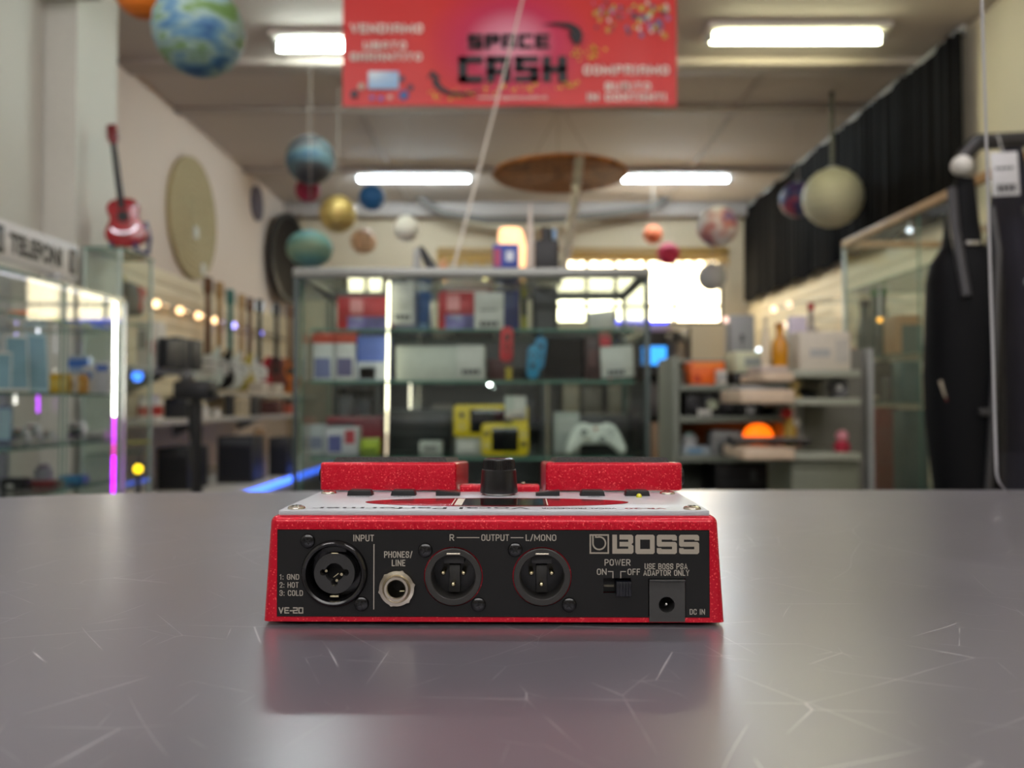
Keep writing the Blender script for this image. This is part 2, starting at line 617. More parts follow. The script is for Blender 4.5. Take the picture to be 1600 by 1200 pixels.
# ------------------------------------------------------------------ fluorescent lamps
def ceiling_light(x0, x1, y, label, col, strength, wide, drop=0.0):
    z = ZCEIL - drop
    t = thing('ceiling_light', label, 'ceiling light', ((x0 + x1) / 2, y, z), group='fluorescent lights on the ceiling')
    hw = (x1 - x0) / 2
    if wide:
        MB().box(-hw - 0.03, hw + 0.03, -0.12, 0.12, -0.035, 0, 0.006).build('housing', WHITE, t)
        MB().lathe([(0.0, -hw), (0.03, -hw), (0.036, -hw + 0.02), (0.036, hw - 0.02), (0.03, hw), (0, hw)], 20,
                   M=Matrix.Translation((0, 0, -0.06)) @ Matrix.Rotation(PI / 2, 4, 'Y')).build('diffuser', glow(col, strength), t)
    else:
        MB().box(-hw, hw, -0.035, 0.035, -0.04, 0, 0.006).build('housing', WHITE, t)
        MB().cyl((-hw + 0.03, 0, -0.065), (hw - 0.03, 0, -0.065), 0.026, n=16).build('tube', glow(col, strength), t)
    for s in (-1, 1):
        MB().box(s * hw - 0.02, s * hw + 0.02, -0.035, 0.035, -0.09, -0.0, 0.005).build('end_cap', LGREY, t)
    return t


YF = 8.98
ceiling_light(PX(556, YF), PX(736, YF), YF, 'bare white fluorescent tube beside the blue paper ball', (225, 245, 255), TUBE, False)
ceiling_light(PX(971, YF), PX(1142, YF), YF, 'bare white fluorescent tube beside the brown woven disc', (225, 245, 255), TUBE, False)
ceiling_light(PX(430, 5.62), PX(430, 5.62) + 1.2, 5.62, 'white strip light partly hidden behind the red banner', (240, 255, 245), TUBE * 0.55, True)
ceiling_light(PX(1112, 5.5), PX(1382, 5.5), 5.5, 'yellowish strip light near the black curtain', (253, 253, 208), TUBE * 0.3, True)
# added lamps out of view above and behind the counter, to light it
for y, lab in ((1.6, 'added white strip light above the steel counter'), (-0.6, 'added white strip light behind the counter')):
    for x, sd in ((-1.25, ' on the side of the phone sign'), (1.25, ' on the side of the clear screen')):
        ceiling_light(x - 0.6, x + 0.6, y, lab + sd, (252, 248, 252), TUBE * 0.55, True)

# ------------------------------------------------------------------ the steel counter
m = bpy.data.materials.new('brushed_scratched_steel')
m.use_nodes = True
nt = m.node_tree
p = nt.nodes['Principled BSDF']
p.inputs['Metallic'].default_value = 0.7
tc = nt.nodes.new('ShaderNodeTexCoord')


def scratch(scale, width, mscale, mlo, seed, sx=1.0, sy=1.0, bend=0.02, rot=0.0):
    """isolated hairlines: thin cell borders of a stretched, slightly bent cell pattern, kept in patches"""
    mp = nt.nodes.new('ShaderNodeMapping')
    mp.inputs['Location'].default_value = (seed, seed * 1.7, seed * 0.3)
    mp.inputs['Rotation'].default_value = (0, 0, rot)
    nt.links.new(tc.outputs['Object'], mp.inputs['Vector'])
    dn = nt.nodes.new('ShaderNodeTexNoise')
    dn.inputs['Scale'].default_value = 9
    dn.inputs['Detail'].default_value = 0.5
    nt.links.new(mp.outputs['Vector'], dn.inputs['Vector'])
    sv = nt.nodes.new('ShaderNodeVectorMath'); sv.operation = 'SCALE'; sv.inputs['Scale'].default_value = bend
    nt.links.new(dn.outputs['Color'], sv.inputs[0])
    av = nt.nodes.new('ShaderNodeVectorMath'); av.operation = 'ADD'
    nt.links.new(mp.outputs['Vector'], av.inputs[0]); nt.links.new(sv.outputs[0], av.inputs[1])
    m2 = nt.nodes.new('ShaderNodeVectorMath'); m2.operation = 'MULTIPLY'; m2.inputs[1].default_value = (sx, sy, 0)
    nt.links.new(av.outputs[0], m2.inputs[0])
    n = nt.nodes.new('ShaderNodeTexVoronoi')
    n.voronoi_dimensions = '2D'
    n.feature = 'DISTANCE_TO_EDGE'
    n.inputs['Scale'].default_value = scale
    nt.links.new(m2.outputs[0], n.inputs['Vector'])
    c = nt.nodes.new('ShaderNodeMapRange')
    c.inputs[1].default_value = 0.0; c.inputs[2].default_value = width
    c.inputs[3].default_value = 1.0; c.inputs[4].default_value = 0.0
    nt.links.new(n.outputs['Distance'], c.inputs[0])
    k = nt.nodes.new('ShaderNodeTexNoise')
    k.inputs['Scale'].default_value = mscale
    nt.links.new(mp.outputs['Vector'], k.inputs['Vector'])
    d = nt.nodes.new('ShaderNodeMapRange')
    d.inputs[1].default_value = mlo; d.inputs[2].default_value = mlo + 0.12
    nt.links.new(k.outputs['Fac'], d.inputs[0])
    e = nt.nodes.new('ShaderNodeMath'); e.operation = 'MULTIPLY'
    nt.links.new(c.outputs[0], e.inputs[0]); nt.links.new(d.outputs[0], e.inputs[1])
    return e.outputs[0]


def addn(a, b):
    q = nt.nodes.new('ShaderNodeMath'); q.operation = 'MAXIMUM'
    nt.links.new(a, q.inputs[0]); nt.links.new(b, q.inputs[1])
    return q.outputs[0]


sc = scratch(11, 0.0022, 16, 0.48, 1.3, 1.0, 0.35, 0.030, 0.5)
sc = addn(sc, scratch(15, 0.0029, 22, 0.50, 4.1, 1.0, 0.3, 0.012, -0.7))
sc = addn(sc, scratch(22, 0.0048, 26, 0.50, 7.7, 1.0, 0.4, 0.012, 1.4))
sc = addn(sc, scratch(30, 0.0052, 30, 0.53, 2.2, 1.0, 0.3, 0.008, 0.1))
sc = addn(sc, scratch(40, 0.0066, 34, 0.55, 5.5, 1.0, 0.45, 0.005, 2.3))
n2 = nt.nodes.new('ShaderNodeTexNoise')
n2.inputs['Scale'].default_value = 7
n2.inputs['Detail'].default_value = 6
nt.links.new(tc.outputs['Object'], n2.inputs['Vector'])
rr = nt.nodes.new('ShaderNodeMapRange')
rr.inputs[1].default_value = 0.3; rr.inputs[2].default_value = 0.7
rr.inputs[3].default_value = 0.285; rr.inputs[4].default_value = 0.335
nt.links.new(n2.outputs['Fac'], rr.inputs[0])
ra = nt.nodes.new('ShaderNodeMath'); ra.operation = 'MULTIPLY_ADD'; ra.inputs[1].default_value = 0.25
nt.links.new(sc, ra.inputs[0]); nt.links.new(rr.outputs[0], ra.inputs[2])
nt.links.new(ra.outputs[0], p.inputs['Roughness'])
mixc = nt.nodes.new('ShaderNodeMix'); mixc.data_type = 'RGBA'
mixc.inputs['A'].default_value = (0.300, 0.290, 0.335, 1)
mixc.inputs['B'].default_value = (0.95, 0.95, 0.95, 1)
ms = nt.nodes.new('ShaderNodeMath'); ms.operation = 'MULTIPLY'; ms.inputs[1].default_value = 0.55
nt.links.new(sc, ms.inputs[0])
nt.links.new(ms.outputs[0], mixc.inputs['Factor'])
nt.links.new(mixc.outputs['Result'], p.inputs['Base Color'])
bp = nt.nodes.new('ShaderNodeBump')
bp.inputs['Strength'].default_value = 0.15
bp.inputs['Distance'].default_value = 0.0002
nt.links.new(sc, bp.inputs['Height'])
nt.links.new(bp.outputs['Normal'], p.inputs['Normal'])
TABLEM = m
counter = thing('shop_counter', 'scratched brushed steel shop counter under the red effects unit', 'counter', (0, 0.45, 0))
edge = []
for px, py in ((-420, 800), (-150, 784), (0, 777), (100, 772.5), (220, 769.5), (400, 767.5), (700, 766), (1100, 765), (1600, 765), (2100, 766)):
    Y = (ZC - 1.0) * F / (py - 630)
    edge.append((PX(px, Y), Y))
top = [(-0.95, 0.08), (1.25, 0.08), (1.25, edge[-1][1])] + edge[::-1] + [(-0.95, 0.60)]
b = MB()
b.prism([(x, y) for x, y in top], 0, 0.04, 0.0, M=Matrix(((1, 0, 0, 0), (0, 0, 1, -0.45), (0, -1, 0, 1.0), (0, 0, 0, 1))) @ Matrix(((1, 0, 0, 0), (0, 1, 0, 0), (0, 0, 1, 0), (0, 0, 0, 1))))
b.build('countertop', TABLEM, counter)
MB().box(-0.85, 1.15, -0.28, -0.25, 0, 0.96).build('front_panel', GREY, counter)
MB().box(-0.85, 1.15, -0.25, 0.10, 0.08, 0.10).build('inner_shelf', GREY, counter)
for x in (-0.85, 1.12):
    MB().box(x, x + 0.03, -0.25, 0.12, 0, 0.96).build('side_panel', GREY, counter)

# ------------------------------------------------------------------ the red effects unit (measured in millimetres)
def flake_mat():
    m = bpy.data.materials.new('red_metal_flake_paint')
    m.use_nodes = True
    nt = m.node_tree
    p = nt.nodes['Principled BSDF']
    p.inputs['Roughness'].default_value = 0.38
    p.inputs['Metallic'].default_value = 0.3
    p.inputs['Coat Weight'].default_value = 0.35
    p.inputs['Specular IOR Level'].default_value = 0.25
    p.inputs['Coat Roughness'].default_value = 0.08
    tc = nt.nodes.new('ShaderNodeTexCoord')
    v = nt.nodes.new('ShaderNodeTexVoronoi')
    v.inputs['Scale'].default_value = 2400
    nt.links.new(tc.outputs['Object'], v.inputs['Vector'])
    s = nt.nodes.new('ShaderNodeSeparateColor')
    nt.links.new(v.outputs['Color'], s.inputs[0])
    mr = nt.nodes.new('ShaderNodeMapRange')
    mr.inputs[1].default_value = 0.91; mr.inputs[2].default_value = 0.99
    nt.links.new(s.outputs[0], mr.inputs[0])
    mx = nt.nodes.new('ShaderNodeMix'); mx.data_type = 'RGBA'
    mx.inputs['A'].default_value = (0.53, 0.001, 0.018, 1)
    mx.inputs['B'].default_value = (0.9, 0.10, 0.11, 1)
    nt.links.new(mr.outputs[0], mx.inputs['Factor'])
    nt.links.new(mx.outputs['Result'], p.inputs['Base Color'])
    geo = nt.nodes.new('ShaderNodeNewGeometry')
    sub = nt.nodes.new('ShaderNodeVectorMath'); sub.operation = 'SUBTRACT'; sub.inputs[1].default_value = (0.5, 0.5, 0.5)
    sca = nt.nodes.new('ShaderNodeVectorMath'); sca.operation = 'SCALE'; sca.inputs['Scale'].default_value = 0.22
    add = nt.nodes.new('ShaderNodeVectorMath'); add.operation = 'ADD'
    nor = nt.nodes.new('ShaderNodeVectorMath'); nor.operation = 'NORMALIZE'
    nt.links.new(v.outputs['Color'], sub.inputs[0]); nt.links.new(sub.outputs[0], sca.inputs[0])
    nt.links.new(geo.outputs['Normal'], add.inputs[0]); nt.links.new(sca.outputs[0], add.inputs[1])
    nt.links.new(add.outputs[0], nor.inputs[0]); nt.links.new(nor.outputs[0], p.inputs['Normal'])
    cn = nt.nodes.new('ShaderNodeNewGeometry')
    nt.links.new(cn.outputs['Normal'], p.inputs['Coat Normal'])
    return m


REDF = flake_mat()
PANELB = mat((20, 20, 20), 0.5, var=0.04, scale=900, spec=0.3)
PLASTIC = mat((26, 26, 27), 0.3, var=0.05, scale=500)
PLASTIC2 = mat((44, 43, 41), 0.45, var=0.06, scale=700)
HOLE = mat((4, 4, 4), 0.6)
INK = mat((176, 170, 158), 0.5, var=0.02)
LOGO = mat((168, 160, 146), 0.4, 0.1, var=0.02)
NICKEL = mat((196, 188, 170), 0.22, 1.0, var=0.03)
GOLDP = mat((206, 196, 160), 0.2, 1.0, var=0.03)
SCREWB = mat((14, 14, 15), 0.18)
PANELW = mat((198, 202, 208), 0.42, 0.25, var=0.02, scale=800)

dev = thing('vocal_effects_unit', 'red and black vocal effects unit with two footswitch pedals on the steel counter', 'effects pedal',
            (-0.007, 0.312, 1.0), rz=R(-0.6))
BZ = 1.6                                     # the unit stands on rubber feet


def D(b, name, m, parent=dev, label=None, ang=35):
    bmesh.ops.transform(b.bm, matrix=Matrix.Translation((0, 0, BZ / 1000)) @ Matrix.Scale(0.001, 4), verts=b.bm.verts)
    return b.build(name, m, parent, label, ang=ang)


def MJ(x, z, y=0.0):
    """turn z upward shapes so that they point at the viewer, at x, z"""
    return Matrix.Translation((x, y, z)) @ Matrix.Rotation(PI / 2, 4, 'X')


def circ(x, z, r, n=40):
    return [(x + r * math.cos(2 * PI * k / n), z + r * math.sin(2 * PI * k / n)) for k in range(n)]


def rect(x0, x1, z0, z1):
    return [(x0, z0), (x1, z0), (x1, z1), (x0, z1)]


# chassis: tapered sides, rounded top edges, open jack bay at the front
b = bmesh.new()
HT = 39.3
bot = [(-86.2, 0), (86.2, 0)]
v = []
for y in (0, 158):
    v.append([b.verts.new((-86.2, y, 0)), b.verts.new((86.2, y, 0)), b.verts.new((83.9, y + (0.6 if y == 0 else -0.6), HT)), b.verts.new((-83.9, y + (0.6 if y == 0 else -0.6), HT))])
a, c = v
ff = b.faces.new(a)
b.faces.new(c[::-1])
for k in range(4):
    b.faces.new((a[k], c[k], c[(k + 1) % 4], a[(k + 1) % 4]))
bmesh.ops.recalc_face_normals(b, faces=b.faces)
bmesh.ops.bisect_plane(b, geom=b.verts[:] + b.edges[:] + b.faces[:], plane_co=(0, 71, 0), plane_no=(0, 1, 0))
es = [e for e in b.edges if all(q.co.z > 30 for q in e.verts)]
es = [e for e in es if not all(abs(q.co.y - 71) < 0.1 for q in e.verts)]
es += [e for e in b.edges if all(q.co.y < 2 for q in e.verts) and abs(e.verts[0].co.z - e.verts[1].co.z) > 10]
bmesh.ops.bevel(b, geom=es, offset=2.6, segments=5, profile=0.5, affect='EDGES')
for q in b.verts:
    if q.co.y > 74 and q.co.z > 20:
        q.co.z -= 17 * (q.co.y - 71) / 87
ff = max((f for f in b.faces if f.normal.y < -0.95), key=lambda f: f.calc_area())
bmesh.ops.inset_individual(b, faces=[ff], thickness=1.0)
X0, X1, Z0, Z1 = -81.0, 80.6, 1.7, 34.2
for q in ff.verts:
    q.co.x = X0 if q.co.x < 0 else X1
    q.co.z = max(Z0, min(Z1, q.co.z if q.co.z < 8 else 99))
    q.co.y = 0.3
r = bmesh.ops.extrude_discrete_faces(b, faces=[ff])
nf = r['faces'][0]
bmesh.ops.translate(b, vec=(0, 26, 0), verts=nf.verts)
mb = MB()
mb._merge(b)
D(mb, 'chassis', REDF, ang=45)
f = MB()
for x in (-72, 72):
    for y in (14, 140):
        f.cyl((x, y, -BZ), (x, y, 0.3), 6, n=24)
f.box(-80, 80, 4, 154, -0.9, 0.2)
D(f, 'rubber_base', BLACK)

# jack layout in millimetres from the middle of the front, above its lower edge
J_COMBO, J_PHONE, J_XR, J_XL, J_DC = (-59.3, 18.0), (-35.8, 12.7), (-14.9, 16.8), (18.2, 16.8), (64.7, 6.6)
DCR = (58.1, 71.3, 0.3, 15.9)
SW = (41.0, 51.4, 10.8, 16.4)
plate = MB().flat([rect(X0 + 0.2, X1 - 0.2, Z0 + 0.2, Z1 - 0.2), circ(*J_COMBO, 11.2), circ(*J_PHONE, 4.9), circ(*J_XR, 11.05), circ(*J_XL, 11.05),
                   rect(DCR[0] - 0.4, DCR[1] + 0.3, Z0 + 0.6, DCR[3] + 0.35), rect(*SW)], 0.8)
rear = D(plate, 'rear_panel', PANELB, label='black jack panel')


def jc(px):
    return (px - 771) / 4.167


def jz(py):
    return (968 - py) / 4.167


Yt = -0.06


def tx(s, px0, px1, py, hpx, bold=0.02):
    D(MB().caps(s, (jc(px0) + jc(px1)) / 2, jz(py), hpx / 4.167, (px1 - px0) / 4.167, y=Yt), 'printed_word', INK, rear)


tx('INPUT', 552.5, 585, 838.5, 10.2)
tx('PHONES/', 601, 645, 864, 10)
tx('LINE', 613, 634, 877, 10)
tx('1: GND', 438, 468.5, 899, 8.6)
tx('2: HOT', 438, 467.5, 911.5, 8.6)
tx('3: COLD', 438, 474.5, 924, 8.6)
tx('R', 703, 710, 837.5, 10)
tx('OUTPUT', 752.5, 795.5, 837.5, 10)
tx('L/MONO', 821.5, 869, 837.5, 10)
tx('POWER', 944, 984, 875.5, 10)
tx('ON', 932, 947, 890, 9.6)
tx('OFF', 979.5, 999, 890, 9.6)
tx('USE BOSS PSA', 1006, 1072.5, 881.5, 9)
tx('ADAPTOR ONLY', 1004, 1075, 891.5, 9)
tx('DC IN', 1075.5, 1099, 951.5, 8.6)


def ln(px0, px1, py0, py1):
    D(MB().flat([rect(jc(px0), jc(px1), jz(py1), jz(py0))], 0.02, M=Matrix.Translation((0, Yt, 0))), 'printed_line', INK, rear)


ln(714, 749.5, 836.9, 838.2)
ln(798, 818, 836.9, 838.2)
ln(584.4, 585.8, 848, 949)
ln(949, 957.5, 889, 890.3); ln(956.2, 957.5, 889, 900)
ln(968.3, 977, 889, 890.3); ln(968.3, 969.6, 889, 900)
# angular model number, drawn as strokes
VE = MB()
def strokes(mb, segs, px0, py0, k, w, M=None, y=Yt, zdir=1):
    for (x0, z0), (x1, z1) in segs:
        a = Vector((jc(px0 + x0 * k), 0, jz(py0 + z0 * k)))
        c = Vector((jc(px0 + x1 * k), 0, jz(py0 + z1 * k)))
        d = (c - a).normalized()
        nrm = Vector((-d.z, 0, d.x)) * w / 2
        a2, c2 = a - d * w / 2, c + d * w / 2
        mb.flat([[(p.x, p.z) for p in (a2 + nrm, c2 + nrm, c2 - nrm, a2 - nrm)]], 0.02, M=Matrix.Translation((0, y, 0)))


glyph = {'V': [((0, 0), (3, 8)), ((3, 8), (6, 0))], 'E': [((0, 0), (0, 8)), ((0, 0), (6, 0)), ((0, 4), (5, 4)), ((0, 8), (6, 8))],
         '-': [((0, 4.5), (3, 4.5))], '2': [((0, 0), (6, 0)), ((6, 0), (6, 4)), ((6, 4), (0, 4)), ((0, 4), (0, 8)), ((0, 8), (6, 8))],
         '0': [((0, 0), (6, 0)), ((6, 0), (6, 8)), ((6, 8), (0, 8)), ((0, 8), (0, 0))]}
x = 437.5
for ch, adv in (('V', 9), ('E', 8.4), ('-', 5), ('2', 8.6), ('0', 8)):
    strokes(VE, glyph[ch], x, 947, 0.98, 0.42)
    x += adv
D(VE, 'model_number', INK, rear)
# maker's lettering and emblem, traced from block shapes
LG = MB()
kx, kz = 230 / 1600, 160 / 1113


def lb(x0, x1, y0, y1):
    LG.flat([rect(jc(900 + x0 * kx), jc(900 + x1 * kx), jz(820 + y1 * kz), jz(820 + y0 * kz))], 0.02, M=Matrix.Translation((0, Yt, 0)))


def lp(loops):
    LG.flat([[(jc(900 + x * kx), jz(820 + y * kz)) for x, y in lo] for lo in loops], 0.02, M=Matrix.Translation((0, Yt, 0)))


lp([[(390, 88), (440, 88), (440, 240), (562, 240), (562, 215), (468, 215), (468, 165), (562, 165), (562, 140), (468, 140), (468, 88), (598, 88), (615, 104),
     (615, 172), (596, 190), (618, 208), (618, 276), (602, 293), (390, 293)]])
lp([[(655, 88), (830, 88), (846, 104), (846, 278), (830, 295), (655, 295), (638, 278), (638, 104)], [(690, 140), (796, 140), (796, 242), (690, 242)]])
for o in (0, 240):
    lp([[(x + o, y) for x, y in ((886, 88), (1068, 88), (1086, 104), (1086, 150), (1040, 150), (1034, 140), (922, 140), (922, 165), (1068, 165), (1086, 182), (1086, 278), (1068, 295),
                                 (886, 295), (870, 280), (870, 232), (916, 232), (922, 243), (1034, 243), (1034, 216), (886, 216), (870, 200), (870, 104))]])
lp([[(144, 84), (354, 84), (354, 294), (144, 294)], [(160, 100), (338, 100), (338, 278), (160, 278)]])
arc = [(248 + 76 * math.cos(t), 180 + 76 * math.sin(t)) for t in [R(-100 + 7 * k) for k in range(41)]]
arc2 = [(248 + 60 * math.cos(t), 180 + 60 * math.sin(t)) for t in [R(-100 + 7 * k) for k in range(41)]]
lp([arc + [(172, 100), (188, 100)] + arc2[::-1]])
lp([[(204, 90), (218, 90), (218, 108), (240, 108), (240, 122), (204, 122)]])
D(LG, 'maker_logo', LOGO, rear)


def screw(x, z, m=SCREWB, r=2.75, parent=dev, M=None, nm='screw'):
    s = MB()
    MM = M if M is not None else MJ(x, z)
    s.lathe([(r, 0.0), (r, 0.35), (r * 0.9, 0.85), (r * 0.62, 1.2), (0, 1.35)], 24, M=MM)
    o = D(s, nm, m, parent)
    q = MB()
    MR = MM @ Matrix.Rotation(R(random.uniform(15, 75)), 4, 'Z')
    q.box(-r * 0.52, r * 0.52, -0.24, 0.24, 0.9, 1.39, M=MR)
    q.box(-0.24, 0.24, -r * 0.52, r * 0.52, 0.9, 1.39, M=MR)
    D(q, 'cross_slot', HOLE, o)


for x, z in ((-69.4, 30.0), (-49.2, 6.7), (-25.4, 26.6), (-5.5, 6.5), (8.2, 26.9), (28.3, 6.5)):
    screw(x, z)

# combination microphone / line socket
x, z = J_COMBO
o = D(MB().lathe([(11.1, 2.5), (11.1, -0.2), (12.4, 0.0), (12.35, 1.0), (11.9, 1.9), (11.2, 2.3), (10.5, 2.0), (9.9, 0.6), (9.8, -7.0), (7.6, -7.0), (7.6, -9.0), (11.1, -9.0)][1:] + [], 48, M=MJ(x, z), cap=False),
      'combo_socket', SCREWB, label='round black combination socket')
hole = []
for k in range(120):
    t = 2 * PI * k / 120
    r = 3.5
    for ang, dist, rs in ((0, 4.2, 1.25), (PI, 4.2, 1.25), (-PI / 2, 3.9, 1.25)):
        bb = dist * math.cos(t - ang)
        q = rs * rs - dist * dist + bb * bb
        if bb > 0 and q > 0:
            r = max(r, bb + math.sqrt(q))
    hole.append((r * math.cos(t), 0.3 + r * math.sin(t)))
D(MB().flat([circ(0, 0, 7.6, 48), hole], 4.0, M=Matrix.Translation((x, -0.5, z))), 'plug_face', mat((40, 40, 40), 0.5, var=0.15, scale=2500), o)
hb = MB().cyl((x, 7.6, z), (x, 7.2, z), 9.7, n=40)
hb.box(x - 4.6, x + 4.6, -0.9, 3, z + 8.0, z + 10.4, 0.3)
D(hb, 'socket_back', HOLE, o)
lt = MB().box(x - 1.6, x + 1.6, -0.4, 2.5, z - 8.9, z - 8.3, 0.1)
lt.box(x - 1.3, x + 1.5, -0.7, 1.5, z + 7.3, z + 7.6, 0.1)
for px, pz in ((-3.9, 0.2), (1.9, -1.1), (0.1, -3.4)):
    lt.cyl((x + px, 6, z + pz), (x + px, 3.0, z + pz), 0.55, n=10)
lt.box(x - 2.4, x + 0.1, 3.4, 3.7, z - 1.2, z - 0.9, M=Matrix.Translation((x, 0, z)) @ Matrix.Rotation(R(-38), 4, 'Y') @ Matrix.Translation((-x, 0, -z)))
D(lt, 'contacts', GOLDP, o)

# headphone jack
x, z = J_PHONE
o = D(MB().flat([[(x + 7.0 * math.cos(R(60 * k + 12)), z + 7.0 * math.sin(R(60 * k + 12))) for k in range(6)], circ(x, z, 3.4)], 2.0, M=Matrix.Translation((0, -2.0, 0))), 'phone_jack', NICKEL, label='nickel headphone jack')
bmx = MB().lathe([(6.6, 0.0), (6.5, 2.2), (5.3, 2.5), (4.9, 2.2), (4.8, 3.0), (4.4, 3.5), (3.6, 3.5), (3.2, 3.0), (3.15, -8), (4.8, -8)], 40, M=MJ(x, z), cap=False)
D(bmx, 'threaded_barrel', NICKEL, o)
D(MB().cyl((x, 8.2, z), (x, 7.6, z), 4.6, n=30), 'jack_hole', HOLE, o)
D(MB().box(x + 0.8, x + 2.6, 0, 6, z - 1.6, z - 1.2, 0.1), 'contact_spring', GOLDP, o)

# two output sockets with three pins
for (x, z), lab in ((J_XR, 'output socket beside the headphone jack'), (J_XL, 'output socket beside the power switch')):
    o = D(MB().lathe([(10.6, 0.0), (10.6, 0.7), (10.3, 0.95), (8.5, 0.95), (8.2, 0.6), (8.1, -10), (10.6, -10)], 48, M=MJ(x, z), cap=False), 'output_socket', PLASTIC2, label=lab)
    D(MB().lathe([(10.6, -0.9), (12.2, -0.9), (12.2, -1.1), (10.6, -1.1)], 48, M=MJ(x, z), closed=True), 'red_rim', REDF, o)
    ib = MB().cyl((x, 10, z), (x, 9.4, z), 8.3, n=40)
    D(ib, 'socket_back', PLASTIC, o)
    ic = MB().box(x - 3.9, x + 3.9, 3.4, 9.6, z + 4.2, z + 8.2, 0.3)
    ic.box(x - 2.1, x + 2.1, 6.2, 9.6, z - 7.2, z + 3.4, 0.25)
    D(ic, 'key_block', PLASTIC2, o)
    for px, pz in ((-4.0, 1.0), (3.7, 1.0), (-0.2, -3.3)):
        pn = MB().cyl((x + px, 9.5, z + pz), (x + px, 2.2, z + pz), 0.95, n=14)
        pn.sphere((x + px, 2.2, z + pz), 0.95, u=14, v=10)
        D(pn, 'pin', GOLDP, o)
    D(MB().box(x - 2.6, x + 2.6, -1.1, 1.4, z + 8.2, z + 8.9, 0.25), 'latch', NICKEL, o)

# slide switch
sl = MB().box(SW[0] - 0.5, SW[1] + 0.5, 4.5, 5.5, SW[2] - 0.5, SW[3] + 0.5)
o = D(sl, 'power_switch', HOLE)
tb = MB().box(45.7, 51.3, -1.6, 4.6, 10.0, 15.2, 0.15)
for k in range(5):
    tb.box(45.9 + k * 1.1, 46.4 + k * 1.1, -2.1, -1.5, 10.1, 15.1, 0.08)
D(tb, 'slider', mat((14, 16, 24), 0.35), o)
D(MB().box(41.6, 45.4, 3.8, 4.5, 12.3, 13.0), 'contact_strip', mat((110, 104, 90), 0.5), o)

# power inlet
x, z = J_DC
dc = MB().flat([rect(*DCR), circ(x - 0.2, z, 2.95, 36)], 1.6, M=Matrix.Translation((0, -0.4, 0)))
dc.flat([rect(DCR[0], DCR[1], DCR[2], DCR[3]), circ(x - 0.2, z, 2.95, 36)], 8, M=Matrix.Translation((0, 1.2, 0)))
dc.box(DCR[0], DCR[1], -1.2, -0.4, DCR[3] - 0.55, DCR[3], 0.15)
o = D(dc, 'power_inlet', mat((58, 58, 57), 0.42, var=0.05, scale=700))
D(MB().cyl((x, 9.4, z), (x, 9.0, z), 3.4, n=24), 'inlet_hole', HOLE, o)
pn = MB().cyl((x - 0.2, 9, z), (x - 0.2, 0.8, z), 0.62, n=12)
pn.sphere((x - 0.2, 0.8, z), 0.62, u=12, v=8)
D(pn, 'centre_pin', CHROME, o)

# ---- top: light panel with its window, buttons, knob
PZ0, PZ1 = HT - 0.2, 41.2
tp = MB().box(-81.2, 81.2, 2.6, 68.0, PZ0, PZ1, 0.35)
top = D(tp, 'top_panel', PANELW, label='silver white control panel')
el = [(0.5 + 53.5 * math.cos(t) * (1 if True else 1), 27.5 + 14.5 * math.sin(t)) for t in [2 * PI * k / 72 for k in range(72)]]
TOPM = Matrix(((1, 0, 0, 0), (0, 0, 1, 0), (0, -1, 0, 0), (0, 0, 0, 1)))      # x, y(depth down), z(->y)


def topflat(mb, loops, z, depth=0.1):
    mb.flat(loops, depth, M=Matrix.Translation((0, 0, z)) @ TOPM)


dw = MB()
topflat(dw, [el], PZ1 + 0.14)
win = D(dw, 'display_window', mat((104, 4, 16), 0.2, coat=0.4, var=0.05), top, 'dark red oval window')
ds = MB()
topflat(ds, [rect(-17.5, 21, 16.5, 38.5)], PZ1 + 0.2)
D(ds, 'display', mat((18, 20, 20), 0.08), top)
for x0_, x1_ in ((-17.3, -16.8), (20.6, 21.1), (-16.0, -13.0)):
    dt = MB()
    topflat(dt, [rect(x0_, x1_, 17, 38)], PZ1 + 0.24)
    D(dt, 'display_mark', mat((214, 206, 190), 0.5), top)
ROT = Matrix.Translation((0, 0, PZ1 + 0.06)) @ Matrix(((-1, 0, 0, 0), (0, 0, -1, 0), (0, 0, 0, 0), (0, 0, 0, 1)))


def toptext(mb, s, x0, x1, y, h, bold=0.01):
    """lettering on the top, to be read from the pedal side"""
    mb.text(s, -(x0 + x1) / 2, -y, h, abs(x1 - x0), bold=bold, M=ROT)


for s_, a0, a1, yy_, hh_, bo_ in (('Vocal Performer', -70, 14, 8.2, 4.6, 0.01), ('VOCAL PROCESSOR', 18, 47, 8.0, 2.6, 0.02), ('EXIT', 39, 44, 47.5, 1.6, 0.01), ('ENTER', -45, -37, 47.5, 1.6, 0.01),
                                  ('MANUAL', -65, -55, 47.0, 1.6, 0.01)):
    TT = MB()
    toptext(TT, s_, a0, a1, yy_, hh_, bo_)
    D(TT, 'top_lettering', mat((18, 18, 20), 0.9, spec=0.05), top)
TR = MB()
toptext(TR, 'VE-20', 50, 66, 8.0, 2.8, 0.03)
D(TR, 'top_model_number', mat((130, 10, 22), 0.9, spec=0.05), top)
for xx, tilt in ((-60, 0), (-41, 0), (-21.5, 1), (22, -1), (41.5, 0), (61, 0)):
    if tilt:
        pts = [(xx - 5.2, PZ1), (xx + 5.2, PZ1), (xx + 5.2, PZ1 + (1.2 if tilt > 0 else 2.4)), (xx - 5.2, PZ1 + (2.4 if tilt > 0 else 1.2))]
        bb = MB().prism(pts, 50.5, 56.5, 0.2)
    else:
        pts = [(xx - 5.4, PZ1), (xx + 5.4, PZ1), (xx + 4.9, PZ1 + 2.1), (xx + 4.2, PZ1 + 2.5), (xx - 4.2, PZ1 + 2.5), (xx - 4.9, PZ1 + 2.1)]
        bb = MB().prism(pts, 50.5, 56.5, 0.2)
    D(bb, 'button', mat((20, 20, 21), 0.4), top)
